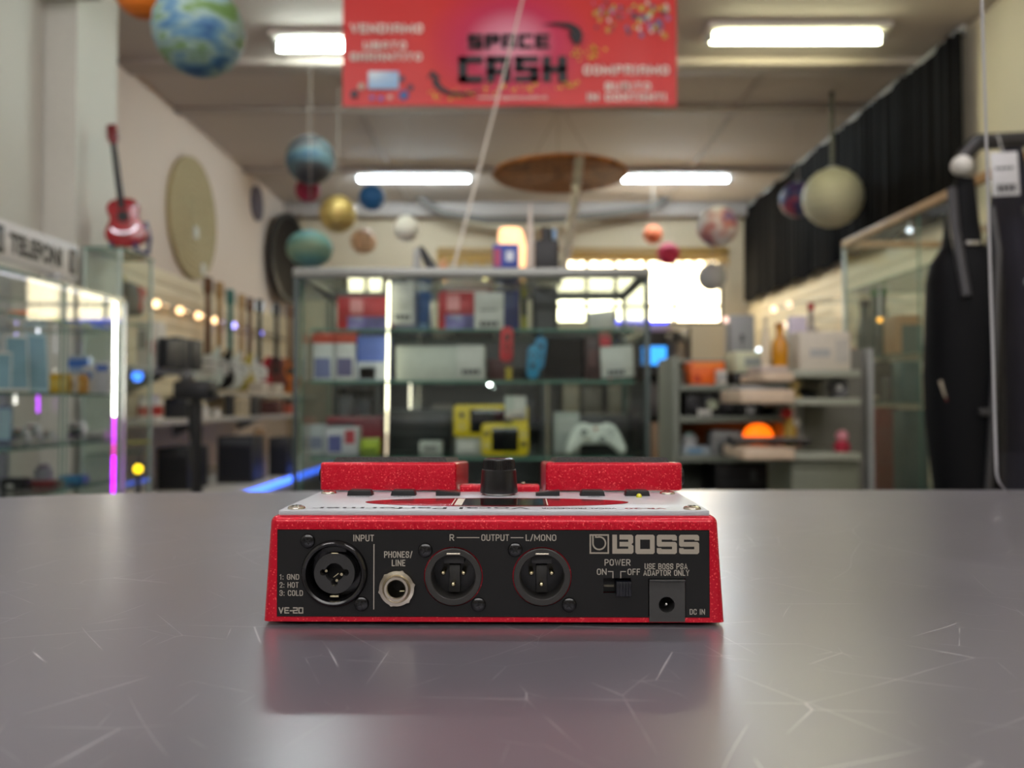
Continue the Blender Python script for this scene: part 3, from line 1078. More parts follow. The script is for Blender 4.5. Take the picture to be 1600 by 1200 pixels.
le = MB().lathe([(1.25, 0), (1.25, 0.5), (1.05, 1.1), (0.6, 1.5), (0, 1.65)], 18, M=Matrix.Translation((61, 46.5, PZ1)))
D(le, 'indicator_lamp', mat((196, 196, 26), 0.15, coat=1.0), top, 'yellow green indicator lamp')
for xx, yy in ((-75.5, 6.6), (75.5, 6.6), (-75.5, 60.3), (75.5, 60.3)):
    screw(0, 0, mat((200, 194, 180), 0.25, 1.0, var=0.03), 3.35, top, Matrix.Translation((xx, yy, PZ1)), 'panel_screw')
# knob
kx0, ky0 = 0.6, 57.0
kb = MB().lathe([(7.4, 0.9), (8.2, 0.9), (8.35, 1.6), (7.5, 11.0), (7.2, 11.2), (7.2, 10.9), (0, 10.9)], 48, M=Matrix.Translation((kx0, ky0, PZ1)))
knob = D(kb, 'knob', mat((18, 18, 19), 0.3), top)
kc = MB()
n = 44
prof = []
pts = []
for k in range(n * 2):
    r = 7.05 if k % 2 else 6.75
    pts.append((kx0 + r * math.cos(PI * k / n), ky0 + r * math.sin(PI * k / n)))
kc.prism(pts, 0, 4.3, M=Matrix.Translation((0, 0, PZ1 + 15.2)) @ TOPM)
kc.lathe([(6.7, 15.0), (6.5, 15.6), (6.0, 15.9), (5.4, 15.6), (0, 15.6)], 40, M=Matrix.Translation((kx0, ky0, PZ1)))
D(kc, 'ribbed_cap', mat((16, 16, 17), 0.25), knob)
D(MB().lathe([(6.3, -0.05), (6.3, 0.85), (5.9, 0.95), (0, 0.95)], 36, M=Matrix.Translation((kx0, ky0, PZ1))), 'collar', STEEL, knob)
# raised bridge between the pedals
D(MB().box(-17.6, 19.0, 67.6, 73.5, HT - 1, 44.4, 1.0), 'centre_bridge', REDF)
D(MB().lathe([(1.0, 0), (1.0, 0.6), (0.5, 1.2), (0, 1.3)], 14, M=Matrix.Translation((11.5, 70.5, 44.3))), 'bridge_lamp', NICKEL)
# pedals
for x0, x1, sgn, lab in ((-81.2, -19.0, -1, 'footswitch pedal with a bolt beside the blue neon side'), (21.6, 83.6, 1, 'footswitch pedal above the yellow green lamp')):
    zt, zb = 54.6, 42.0
    pb = MB()
    q = bmesh.new()
    bmesh.ops.create_cube(q, size=1)
    for vv in q.verts:
        yy = 67.2 if vv.co.y < 0 else 154
        up = vv.co.z > 0
        ztop = zt if vv.co.y < 0 else zt - 5.5
        zbot = zb if vv.co.y < 0 else zb - 14
        vv.co = Vector(((x0 if vv.co.x < 0 else x1), yy, ztop if up else zbot))
    bmesh.ops.bevel(q, geom=[e for e in q.edges if max(w.co.z for w in e.verts) > 45 or abs(e.verts[0].co.z - e.verts[1].co.z) > 2], offset=1.3, segments=3, profile=0.5, affect='EDGES')
    pb._merge(q)
    pd = D(pb, 'pedal', REDF)
    rm = bmesh.new()
    bmesh.ops.create_cube(rm, size=1)
    for vv in rm.verts:
        yy = 73 if vv.co.y < 0 else 150
        base = zt - 5.5 * (yy - 67.2) / (154 - 67.2)
        inset = 4.5 + (1.2 if vv.co.z > 0 else 0)
        vv.co = Vector((x0 + inset if vv.co.x < 0 else x1 - inset, yy + (0.8 if vv.co.z > 0 and vv.co.y < 0 else 0), base + (2.3 if vv.co.z > 0 else -0.4)))
    bmesh.ops.bevel(rm, geom=rm.edges[:], offset=0.3, segments=2, affect='EDGES')
    rb = MB()
    rb._merge(rm)
    D(rb, 'rubber_pad', mat((44, 43, 42), 0.55, bump=0.3, scale=900), pd)
    bx = x0 if sgn < 0 else x1
    sb = MB().lathe([(4.2, -0.5), (4.2, 1.0), (3.7, 1.8), (2.2, 2.2), (0, 2.3)], 26, M=Matrix.Translation((bx, 76, 47.6)) @ Matrix.Rotation(sgn * PI / 2, 4, 'Y'))
    D(sb, 'hinge_bolt', SCREWB, pd)

# ------------------------------------------------------------------ builders for the shop behind
def carton(name, label, cat, px0, px1, pyt, Y, z, depth, m, prints=(), group=None, rz=0.0, bev=0.004, lid=None, sign=None):
    """a box standing at height z; prints = (x0, x1, z0, z1 as fractions of the front, material, part name)"""
    x0, x1 = PX(px0, Y), PX(px1, Y)
    h = PZ(pyt, Y) - z
    t = thing(name, label, cat, ((x0 + x1) / 2, Y + depth / 2, z), rz, group)
    hw = (x1 - x0) / 2
    MB().box(-hw, hw, -depth / 2, depth / 2, 0, h, bev).build('body', m, t)
    for a0, a1, b0, b1, pm, nm in prints:
        MB().box(-hw + a0 * 2 * hw, -hw + a1 * 2 * hw, -depth / 2 - 0.0015, -depth / 2 + 0.002, b0 * h, b1 * h).build(nm, pm, t)
    if lid:
        MB().box(-hw - 0.002, hw + 0.002, -depth / 2 - 0.002, depth / 2 + 0.002, h * 0.82, h + 0.003, 0.003).build('lid', lid, t)
    return t


def price_tag(label, px0, px1, py0, py1, Y, rz=0.0, tilt=0.0, m=None, bars=((0.2, 0.9, 0.12, 0.3),), group='white price tags in the glass cabinet'):
    x0, x1, z1, z0 = PX(px0, Y), PX(px1, Y), PZ(py0, Y), PZ(py1, Y)
    t = thing('price_tag', label, 'price tag', ((x0 + x1) / 2, Y, z0), rz, group, ry=tilt)
    w, h = x1 - x0, z1 - z0
    MB().box(-w / 2, w / 2, -0.001, 0.001, 0, h, 0.0004).build('card', m or OFFW, t)
    b = MB()
    for a0, a1, b0, b1 in bars:
        n = 4
        for k in range(n):
            u0 = a0 + (a1 - a0) * k / n
            b.box(-w / 2 + u0 * w, -w / 2 + (u0 + (a1 - a0) / n * 0.75) * w, -0.0016, -0.0008, b0 * h, b1 * h)
    b.build('printed_price', mat((40, 42, 46), 0.5), t)
    return t


def lantern(name, label, px, py, rpx, Y, m, ribs=9, ring=True, rz_=None, group='round paper lanterns hung from the ceiling', amp=0.012, lit=None):
    c = P(px, py, Y)
    r = rpx / F * Y
    t = thing(name, label, 'paper lantern', c, 0, group)
    MB().sphere((0, 0, 0), r, r, (rz_ / F * Y) if rz_ else r, 32, 40, rib=ribs, amp=amp).build('shade', m, t, ang=80)
    hz = (rz_ / F * Y) if rz_ else r
    MB().lathe([(r * 0.16, hz * 0.985), (r * 0.2, hz * 0.985), (r * 0.2, hz * 1.03), (r * 0.16, hz * 1.03)], 18, closed=True).build('top_ring', LGREY, t)
    MB().cyl((0, 0, hz * 0.99), (0, 0, ZCEIL - c.z), 0.0025, n=6).build('hanging_thread', mat((150, 145, 138), 0.6), t)
    return t


def pane(parent, x0, x1, y0, y1, z0, z1, nm='glass_pane', g=None):
    b = MB().box(x0, x1, y0, y1, z0, z1)
    # the narrow sides show the green of the glass
    dims = (x1 - x0, y1 - y0, z1 - z0)
    ax = dims.index(min(dims))
    b.bm.normal_update()
    for f in b.bm.faces:
        n = f.normal
        f.material_index = 0 if abs(n[ax]) > 0.9 else 1
    return b.build(nm, [g or GLASS, GEDGE], parent, smooth=False)


def posts(parent, xs, ys, z0, z1, w, m):
    for x in xs:
        for y in ys:
            MB().box(x - w / 2, x + w / 2, y - w / 2, y + w / 2, z0, z1, 0.002).build('post', m, parent)


def led_strip(label, p0, p1, n, cols, r=0.0045, group=None):
    """dotted light strip from p0 to p1; cols = list of (share, colour, strength)"""
    p0, p1 = Vector(p0), Vector(p1)
    t = thing('led_strip', label, 'light strip', p0, 0, group)
    d = p1 - p0
    MB().tube([(0, 0, 0), d], 0.003, 6).build('tape', OFFW, t)
    a = 0.0
    for share, c, s in cols:
        b = MB()
        k0, k1 = round(a * n), round((a + share) * n)
        for k in range(k0, k1):
            b.sphere(d * ((k + 0.5) / n), r, u=8, v=6)
        if k1 > k0:
            b.build('diodes', glow(c, s), t)
        a += share
    return t


def jar(name, label, cat, px, pyt, Y, z, rpx, m, lidm, band=None, group=None):
    h = PZ(pyt, Y) - z
    r = rpx / F * Y
    t = thing(name, label, cat, (PX(px, Y), Y, z), 0, group)
    MB().lathe([(0, 0), (r * 0.9, 0), (r, h * 0.04), (r, h * 0.7), (r * 0.75, h * 0.8), (0, h * 0.8)], 20).build('body', m, t)
    MB().lathe([(0, h * 0.8), (r * 0.6, h * 0.8), (r * 0.6, h), (0, h)], 18).build('lid', lidm, t)
    if band:
        MB().lathe([(r * 1.01, h * 0.15), (r * 1.015, h * 0.15), (r * 1.015, h * 0.55), (r * 1.01, h * 0.55)], 20, closed=True).build('wrapper', band, t)
    return t


def bottle(label, px, pyt, Y, z, rpx, m, neck=0.35, group=None, cap=None):
    h = PZ(pyt, Y) - z
    r = rpx / F * Y
    t = thing('bottle', label, 'bottle', (PX(px, Y), Y, z), 0, group)
    MB().lathe([(0, 0), (r * 0.92, 0), (r, h * 0.03), (r, h * 0.5), (r * 0.8, h * 0.6), (r * neck, h * 0.7), (r * neck, h * 0.9), (0, h * 0.9)], 20).build('body', m, t)
    MB().cyl((0, 0, h * 0.89), (0, 0, h), r * neck * 1.15, n=16).build('cap', cap or BLACK, t)
    return t


# ------------------------------------------------------------------ banner
YBN = 4.4
bx0, bx1 = PX(533, YBN), PX(1060, YBN)
bz0 = PZ(166, YBN)
bw = bx1 - bx0
bh = 0.86
ban = thing('shop_banner', 'red printed shop banner hanging under the ceiling above the glass cabinet', 'banner', ((bx0 + bx1) / 2, YBN, bz0))
m = bpy.data.materials.new('printed_banner')
m.use_nodes = True
nt = m.node_tree
p = nt.nodes['Principled BSDF']
p.inputs['Roughness'].default_value = 0.45
tc = nt.nodes.new('ShaderNodeTexCoord')
mp = nt.nodes.new('ShaderNodeMapping')
mp.inputs['Location'].default_value = (0.02, 0, -0.62)
mp.inputs['Scale'].default_value = (2.2, 0.0, 2.8)
gr = nt.nodes.new('ShaderNodeTexGradient'); gr.gradient_type = 'SPHERICAL'
r_ = nt.nodes.new('ShaderNodeValToRGB')
r_.color_ramp.elements[0].position = 0.0
r_.color_ramp.elements[0].color = (*lin((208, 44, 40)), 1)
r_.color_ramp.elements[1].position = 1.0
r_.color_ramp.elements[1].color = (*lin((240, 170, 190)), 1)
e_ = r_.color_ramp.elements.new(0.45)
e_.color = (*lin((196, 30, 78)), 1)
mp.inputs['Location'].default_value = (0.0, 0, -0.95)
nt.links.new(tc.outputs['Object'], mp.inputs['Vector'])
nt.links.new(mp.outputs['Vector'], gr.inputs['Vector'])
nt.links.new(gr.outputs['Fac'], r_.inputs['Fac'])
nt.links.new(r_.outputs['Color'], p.inputs['Base Color'])
sh = MB()
NX = 40
q = bmesh.new()
cols_ = []
for side in (0, 1):
    cols_.append([[q.verts.new((-bw / 2 + bw * i / NX, 0.008 * math.sin(i * 0.5) + side * 0.002, 0 + bh * k / 4)) for k in range(5)] for i in range(NX + 1)])
for side in (0, 1):
    for i in range(NX):
        for k in range(4):
            a = cols_[side]
            fc = (a[i][k], a[i + 1][k], a[i + 1][k + 1], a[i][k + 1])
            q.faces.new(fc if side == 0 else fc[::-1])
sh._merge(q)
sheet = sh.build('sheet', m, ban, ang=80)
rod = MB().cyl((-bw / 2 - 0.02, 0.0, bh), (bw / 2 + 0.02, 0.0, bh), 0.012, n=12)
for x in (-bw / 2 + 0.1, bw / 2 - 0.1):
    rod.cyl((x, 0, bh), (x, 0, ZCEIL - bz0), 0.003, n=6)
rod.build('hanging_rod', LGREY, ban)
k_ = YBN / F


def bxp(px):
    return (px - 796.5) * k_


def bzp(py):
    return (166 - py) * k_


BW = mat((236, 226, 214), 0.5)
BB = mat((24, 20, 26), 0.5)
BR = mat((226, 96, 84), 0.5)
for s, x0, x1, py, hp in (('VENDIAMO', 545, 660, 44, 15), ('USATO', 566, 634, 71, 13), ('GARANTITO', 545, 658, 89, 13), ('COMPRIAMO', 912, 1047, 110, 15),
                          ('SUBITO', 946, 1018, 136, 13), ('IN CONTANTI', 918, 1042, 153, 13)):
    MB().caps(s.replace('A', 'Q'), (bxp(x0) + bxp(x1)) / 2, bzp(py), hp * k_, (x1 - x0) * k_, y=-0.012, wt=0.22).build('white_lettering', BW, sheet)
MB().text('www.spacecash.it', bxp(801), bzp(153), 6 * k_, 110 * k_, y=-0.012, bold=0.01).build('white_lettering', BW, sheet)
# square block capitals of the shop name
v_, t_ = 2.1, 1.95
_L, _R, _T, _M7, _B = (0, v_, 0, 8), (6 - v_, 6, 0, 8), (0, 6, 0, t_), (0, 6, 3.1, 4.9), (0, 6, 8 - t_, 8)
G7 = {'S': [(0, 6, 0, t_), (0, v_, 0, 4.5), _M7, (6 - v_, 6, 3.2, 8), _B], 'P': [_L, _T, (6 - v_, 6, 0, 4.9), _M7], 'A': [_L, _T, _R, (0, 6, 3.9, 5.6)],
      'C': [_L, _T, _B], 'E': [_L, _T, (0, 5.4, 3.1, 4.9), _B], 'H': [_L, _R, _M7]}
for s, x0, x1, y0, y1 in (('SPACE', 731, 859, 53, 76), ('CASH', 716, 886, 88, 129)):
    n = len(s)
    big = MB()
    cw = (x1 - x0) / (n * 7.0 - 1)
    for i, ch in enumerate(s):
        for a0, a1, c0, c1 in G7[ch]:
            ox = x0 + i * 7 * cw
            kk = (y1 - y0) / 8
            big.box(bxp(ox + a0 * cw), bxp(ox + a1 * cw), -0.0135, -0.0115, bzp(y0 + c1 * kk), bzp(y0 + c0 * kk))
    big.build('shop_name', BB, sheet)
for pts in ([(846, 38), (870, 34), (892, 35), (906, 42), (912, 54), (908, 66), (918, 64), (898, 70), (888, 50), (895, 54), (890, 44), (872, 39)],
            [(666, 124), (674, 110), (690, 124), (682, 122), (690, 136), (704, 144), (730, 146), (756, 140), (730, 150), (704, 150), (686, 144), (676, 134), (674, 120)]):
    MB().flat([[(bxp(x), bzp(y)) for x, y in pts]], 0.002, M=Matrix.Translation((0, -0.0125, 0))).build('curved_arrow', BB, sheet)
cf = MB()
rnd = random.Random(3)
for _ in range(90):
    if rnd.random() < 0.35:
        px, py = rnd.gauss(920, 14), rnd.gauss(82, 7)
    else:
        px = rnd.uniform(668, 905)
        py = 152 - (px - 668) * 0.09 + rnd.gauss(0, 5)
    s = rnd.uniform(1.0, 3.0)
    cf.flat([[(bxp(px + s * math.cos(t)), bzp(py + s * math.sin(t))) for t in (0.3, 1.8, 3.5, 5.0)]], 0.001, M=Matrix.Translation((0, -0.0118, 0)))
cf.build('gold_confetti', mat((226, 190, 40), 0.4), sheet)['kind'] = 'stuff'
PAL = [(110, 150, 70), (190, 190, 80), (70, 110, 150), (180, 120, 160), (220, 210, 200), (60, 60, 80), (150, 60, 70), (200, 150, 60)]
for ci, col in enumerate(PAL):
    pm = MB()
    for _ in range(9):
        px, py = rnd.uniform(928, 1048), rnd.uniform(2, 56)
        s = rnd.uniform(2.0, 6.0)
        pm.flat([[(bxp(px + s * (0.6 + 0.4 * rnd.random()) * math.cos(t)), bzp(py + s * math.sin(t))) for t in (0.2, 1.1, 2.2, 3.3, 4.4, 5.4)]], 0.001, M=Matrix.Translation((0, -0.0118 - ci * 0.0002, 0)))
    pm.build('goods_picture', mat(col, 0.5), sheet)['kind'] = 'stuff'
tvp = MB().box(bxp(574), bxp(622), -0.013, -0.011, bzp(140), bzp(112))
tvp.build('television_picture', ramp_mat([(225, 240, 248), (90, 160, 215)], 3, stretch=(1, 1, 3)), sheet)
for ci, (px, py, s, col) in enumerate(((552, 148, 7, (40, 40, 50)), (563, 136, 6, (190, 170, 150)), (627, 124, 5, (60, 70, 90)), (630, 150, 8, (40, 90, 150)), (640, 138, 6, (80, 40, 60)),
                                       (580, 154, 4, (130, 110, 180)), (594, 155, 4, (120, 110, 190)), (608, 153, 5, (225, 170, 160)))):
    MB().flat([[(bxp(px + s * math.cos(t)), bzp(py + s * math.sin(t))) for t in (0.2, 1.3, 2.4, 3.3, 4.6, 5.5)]], 0.001, M=Matrix.Translation((0, -0.0118, 0))).build('gadget_picture', mat(col, 0.5), sheet)

# ------------------------------------------------------------------ paper lanterns
GLOBE = ramp_mat([(40, 84, 130), (84, 128, 156), (140, 166, 160), (96, 130, 70), (84, 116, 60)], 7.5, 0.6, stretch=(0.8, 0.8, 2.0), detail=3.0)
lantern('paper_lantern', 'large blue and green globe lantern at the top beside the lamp', 311, 48, 70, 3.0, GLOBE, 12)
lantern('paper_lantern', 'orange lantern half hidden behind the blue green globe', 222, -14, 42, 3.4, mat((214, 112, 20), 0.6), 9)
lantern('paper_lantern', 'dark grey and blue banded lantern above a small magenta ball', 485, 250, 38, 6.2, ramp_mat([(44, 42, 48), (66, 66, 70), (86, 110, 118), (48, 84, 110)], 3.0, stretch=(0.6, 0.6, 2.4)), 12)
lantern('paper_lantern', 'small magenta ball directly below the grey blue lantern', 481, 297, 19.5, 6.5, mat((150, 24, 62), 0.6), 6)
lantern('paper_lantern', 'small plain blue ball below the end of a fluorescent tube', 581, 309, 20, 7.8, mat((22, 84, 136), 0.6), 7)
lantern('paper_lantern', 'shiny gold ribbed ball beside the blue ball', 528, 335, 29, 6.4, mat((190, 164, 96), 0.4, 0.4), 9, amp=0.02)
lantern('paper_lantern', 'teal green flattened lantern just above the glass cabinet corner', 484, 389, 36, 5.6, ramp_mat([(56, 112, 128), (90, 134, 124), (126, 150, 122)], 3.2, stretch=(0.6, 0.6, 2)), 8, rz_=29)
lantern('paper_lantern', 'pale peach ball behind the gold ball', 568, 377, 20, 8.4, mat((206, 164, 128), 0.6), 7)
lantern('paper_lantern', 'small plain white ball above the dark figure on the cabinet', 635, 357, 20, 6.8, mat((236, 230, 218), 0.55), 7)
lantern('paper_lantern', 'coral orange ball near the back window', 1020, 367, 15, 9.2, mat((214, 112, 72), 0.6), 6)
lantern('paper_lantern', 'magenta pink ball in front of the back window', 1044, 397, 17.5, 8.8, mat((206, 44, 84), 0.6), 6)
lantern('paper_lantern', 'white lantern with red and blue print beside the black curtain', 1121, 354, 31.5, 6.6, ramp_mat([(222, 216, 214), (214, 206, 206), (190, 120, 110), (60, 80, 140)], 5.0), 8)
lantern('paper_lantern', 'grey white ball below the red and blue printed lantern', 1112, 433, 22.5, 6.9, mat((180, 180, 178), 0.6), 7)
BIGL = lantern('paper_lantern', 'large cream ribbed lantern in front of the black curtain', 1301, 309, 46, 6.6, mat((164, 160, 138), 0.6), 11)
lantern('paper_lantern', 'dark blue and red ball behind the large cream lantern', 1247, 312, 28, 7.3, ramp_mat([(110, 100, 110), (40, 46, 96), (30, 36, 84), (140, 40, 60), (120, 120, 130)], 5.0), 7)
ch = MB()
zt_ = ZCEIL - BIGL.location.z
for k in range(14):
    z_ = 0.17 + (zt_ - 0.17) * k / 14
    ch.lathe([(0.012, -0.02), (0.018, -0.02), (0.018, 0.02), (0.012, 0.02)], 10, closed=True, M=Matrix.Translation((0, 0, z_ + 0.02)))
ch.build('hanging_chain', mat((84, 84, 76), 0.4, 0.6), BIGL)

# woven disc, garland and cord
dc_ = P(875, 274, 7.0)
t = thing('woven_disc', 'wide brown woven disc hanging flat below the ceiling', 'hanging disc', dc_)
dm = MB()
pr = [(0, 0.02)]
for k in range(1, 27):
    pr.append((0.57 * k / 26, 0.02 + 0.006 * (k % 2) - 0.0 * k))
pr += [(0.575, 0.0), (0.56, -0.012)] + [(0.56 * (1 - k / 26), -0.012 - 0.006 * (k % 2)) for k in range(1, 26)] + [(0, -0.012)]
dm.lathe(pr, 64)
dm.build('woven_face', ramp_mat([(120, 68, 22), (176, 106, 40), (96, 54, 18)], 9, 0.7), t)
cm = MB()
for a in range(3):
    cm.tube([(0.4 * math.cos(a * 2.1 + 0.4), 0.4 * math.sin(a * 2.1 + 0.4), 0.02), (0.02 * math.cos(a * 2.1), 0.02 * math.sin(a * 2.1), ZCEIL - dc_.z)], 0.003, 6)
cm.build('suspension_cords', mat((120, 104, 84), 0.7), t)
CABZ = 1.466
t = thing('tinsel_garland', 'silver tinsel garland strung from the brown woven disc to the glass cabinet top', 'garland', (0, 0, 0))
a_, c_ = Vector((PX(906, 6.45), 6.45, dc_.z - 0.02)), Vector((PX(872, 2.62), 2.62, CABZ))
tb_ = MB()
pts = [a_.lerp(c_, k / 30) + Vector((0, 0, -0.10 * math.sin(PI * k / 30))) for k in range(31)]
tb_.tube(pts, 0.003, 6)
tb_.build('string', OFFW, t)
tw = MB()
for k in range(420):
    u = k / 420
    i = min(29, int(u * 30))
    c0 = pts[i].lerp(pts[i + 1], u * 30 - i)
    r0 = 0.040 * (0.6 + 0.4 * (1 - u))
    d0 = Vector((rnd.gauss(0, 1), rnd.gauss(0, 1), rnd.gauss(0, 1))).normalized()
    e0 = d0.orthogonal().normalized() * 0.0055
    q = bmesh.new()
    vs = [q.verts.new(c0 + d0 * r0 + e0), q.verts.new(c0 + d0 * r0 - e0), q.verts.new(c0 - d0 * r0 - e0), q.verts.new(c0 - d0 * r0 + e0)]
    q.faces.new(vs)
    tw._merge(q)
o_ = tw.build('tinsel', mat((205, 200, 186), 0.3, 0.6), t, smooth=False)
o_['kind'] = 'stuff'
t = thing('white_string', 'thin white string slanting from the ceiling to the glass cabinet top', 'string', (0, 0, 0))
MB().tube([(PX(852, 4.15), 4.15, ZCEIL), (PX(790, 3.4), 3.4, PZ(105, 3.4)), (PX(706, 2.45), 2.45, CABZ)], 0.0045, 8).build('cord', mat((206, 200, 188), 0.5), t)
MB().lathe([(0, 0), (0.012, 0), (0.01, 0.012), (0, 0.014)], 12, M=Matrix.Translation((PX(706, 2.45), 2.45, CABZ))).build('suction_cup', LGREY, t)
# drooping cable under the far ceiling
t = thing('ceiling_cable', 'grey cable drooping below the far ceiling behind the lanterns', 'cable', (0, 0, 0))
pts = [(PX(px, 10.05), 10.05, PZ(py, 10.05)) for px, py in ((650, 304), (664, 316), (690, 332), (760, 344), (850, 345), (940, 336), (1020, 324), (1040, 312), (1050, 304))]
MB().tube(pts, 0.045, 10).build('sheath', mat((104, 98, 92), 0.8), t)

# ------------------------------------------------------------------ the glass cabinet in the middle
CY0, CY1 = 2.35, 2.86
cx0, cx1 = PX(462, CY0), PX(1012, CY0)
cab = thing('glass_cabinet', 'glass display cabinet behind the counter with a grey metal top frame', 'display cabinet', ((cx0 + cx1) / 2, CY0, 0))
hw = (cx1 - cx0) / 2
FRM = mat((140, 142, 138), 0.35, 0.6)
FRMD = mat((56, 66, 64), 0.35, 0.4)
dp = CY1 - CY0
for x in (-hw, hw):
    for y in (0.0, dp):
        MB().box(x - 0.007, x + 0.007, y - 0.007, y + 0.007, 0.08, 1.45, 0.002).build('post', FRMD, cab)
for y in (0.0, dp):
    MB().box(-hw - 0.008, hw + 0.008, y - 0.012, y + 0.012, 1.438, 1.466, 0.004).build('top_rail', FRM, cab)
for x in (-hw, hw):
    MB().box(x - 0.01, x + 0.01, 0, dp, 1.44, 1.464, 0.003).build('side_rail', FRM, cab)
pane(cab, -hw, hw, 0.012, dp - 0.012, 1.455, 1.462, 'glass_top')
pane(cab, -hw + 0.008, 0.12, -0.003, 0.002, 0.1, 1.437, 'glass_front')
pane(cab, 0.09, hw - 0.008, 0.006, 0.011, 0.1, 1.437, 'glass_front')
for x in (-hw, hw):
    gs = pane(cab, -0.003, 0.003, 0.015 - dp / 2, dp / 2 - 0.015, 0.1, 1.44, 'glass_side')
    gs.location = (x, dp / 2, 0)
    gs.rotation_euler = (0, 0, R(3) if x < 0 else 0)
ZA, ZB, ZC_, ZD = 1.298, 1.149, 0.928, 0.70
for z in (ZA, ZB, ZC_, ZD):
    pane(cab, -hw + 0.03, hw - 0.03, 0.05, dp - 0.02, z - 0.008, z, 'glass_shelf')
MB().box(-hw, hw, 0, dp, 0, 0.1, 0.004).build('plinth', DGREY, cab)
pane(cab, -hw + 0.01, hw - 0.01, dp - 0.006, dp - 0.001, 0.1, 1.44, 'glass_back')
led_strip('white dotted light strip standing upright inside the middle cabinet, the longer one', (PX(607, 2.44), 2.44, 1.44), (PX(604, 2.44), 2.44, 0.93), 70,
          [(0.75, (255, 246, 214), 9), (0.12, (255, 236, 200), 4), (0.13, (240, 210, 180), 2.0)], 0.0034)
led_strip('short white dotted light strip inside the middle cabinet, near its back glass', (PX(641, 2.80), 2.80, PZ(596, 2.80)), (PX(641, 2.80), 2.80, PZ(690, 2.80)), 24,
          [(0.6, (255, 244, 214), 5), (0.4, (236, 220, 196), 1.2)], 0.0034)
led_strip('short white dotted light strip beside the pale blue box in the cabinet', (PX(641, 2.81), 2.81, PZ(438, 2.81)), (PX(641, 2.81), 2.81, PZ(474, 2.81)), 10,
          [(1.0, (246, 242, 228), 4)], 0.0034)
for (px, py, rr, lab, c, s) in ((765, 600, 0.006, 'single white spot lamp under the middle glass shelf', (245, 255, 250), 30), (668, 437, 0.0055, 'warm spot lamp under the cabinet top above the game boxes', (255, 226, 150), 8),
                                (695, 440, 0.005, 'second warm spot lamp under the cabinet top, the dimmer one', (255, 214, 160), 4), (758, 436, 0.006, 'warm spot lamp under the cabinet top beside the blue box', (255, 230, 160), 8)):
    Y = 2.6
    z = PZ(py, Y)
    t = thing('spot_lamp', lab, 'spot lamp', (PX(px, Y), Y, z), group='small spot lamps in the middle cabinet')
    MB().sphere((0, 0, 0), rr, u=12, v=8).build('bulb', glow(c, s), t)
    zt = (ZB - 0.008) if py > 550 else 1.455
    MB().cyl((0, 0, rr * 0.6), (0, 0, zt - z), rr * 0.7, n=10).build('holder', LGREY, t)

GBRED = mat((176, 26, 36), 0.4)
# top shelf
Yi = 2.50
GBPR = ramp_mat([(196, 220, 240), (120, 110, 170), (60, 60, 110)], 14, 0.4)
carton('game_console_box', 'red game console box with white emblem, behind the long light strip', 'console box', 526, 608, 463, Yi, ZA, 0.10, GBRED, [(0.25, 0.5, 0.52, 0.92, mat((226, 150, 150), 0.4), 'front_emblem'), (0.2, 1.0, 0.02, 0.42, GBPR, 'front_picture')], 'red game console boxes')
carton('game_console_box', 'red game console box with white emblem, behind the upright white card', 'console box', 684, 762, 456, Yi, ZA, 0.10, GBRED, [(0.18, 0.44, 0.52, 0.92, mat((226, 150, 150), 0.4), 'front_emblem'), (0.15, 1.0, 0.02, 0.42, GBPR, 'front_picture')], 'red game console boxes')
carton('flat_box', 'dark red flat box lying above the two red game boxes', 'box', 690, 770, 452, 2.64, ZA, 0.12, mat((120, 40, 56), 0.45), [(0.1, 0.9, 0.9, 0.97, OFFW, 'title_strip')])
carton('game_box', 'pale blue grey box between the two red game boxes', 'box', 612, 650, 453, 2.66, ZA, 0.1, mat((150, 158, 176), 0.45), [(0.1, 0.9, 0.55, 0.9, mat((170, 176, 190), 0.4), 'front_print')])
carton('game_box', 'bright blue narrow box beside the short light strip', 'box', 648, 672, 456, 2.70, ZA, 0.1, mat((40, 96, 160), 0.4), [(0.1, 0.9, 0.1, 0.3, mat((120, 160, 200), 0.4), 'front_print')])
carton('game_box', 'tall navy blue box behind the upright white card', 'box', 776, 812, 453, 2.66, ZA, 0.1, mat((44, 56, 128), 0.4), [(0.1, 0.9, 0.6, 0.9, mat((70, 84, 150), 0.4), 'front_print')])
carton('game_case', 'thin yellow edged case beside the tall navy box', 'box', 814, 824, 450, 2.62, ZA, 0.1, mat((150, 150, 40), 0.4), [(0.1, 0.9, 0.4, 0.8, mat((60, 60, 50), 0.4), 'spine_print')])
carton('black_tower', 'dark tower casing inside the glass cabinet under the black bottle', 'console', 832, 872, 448, 2.60, ZA, 0.14, mat((26, 28, 32), 0.3), [(0.15, 0.85, 0.05, 0.5, DGREY, 'front_grille')])
price_tag('upright grey white card in front of the left red game box', 611, 646, 444, 506, 2.46, bars=((0.15, 0.9, 0.1, 0.22),))
price_tag('upright white card in front of the right red game box', 741, 787, 457, 514, 2.46, bars=((0.18, 0.85, 0.06, 0.2), (0.2, 0.8, 0.5, 0.54)))
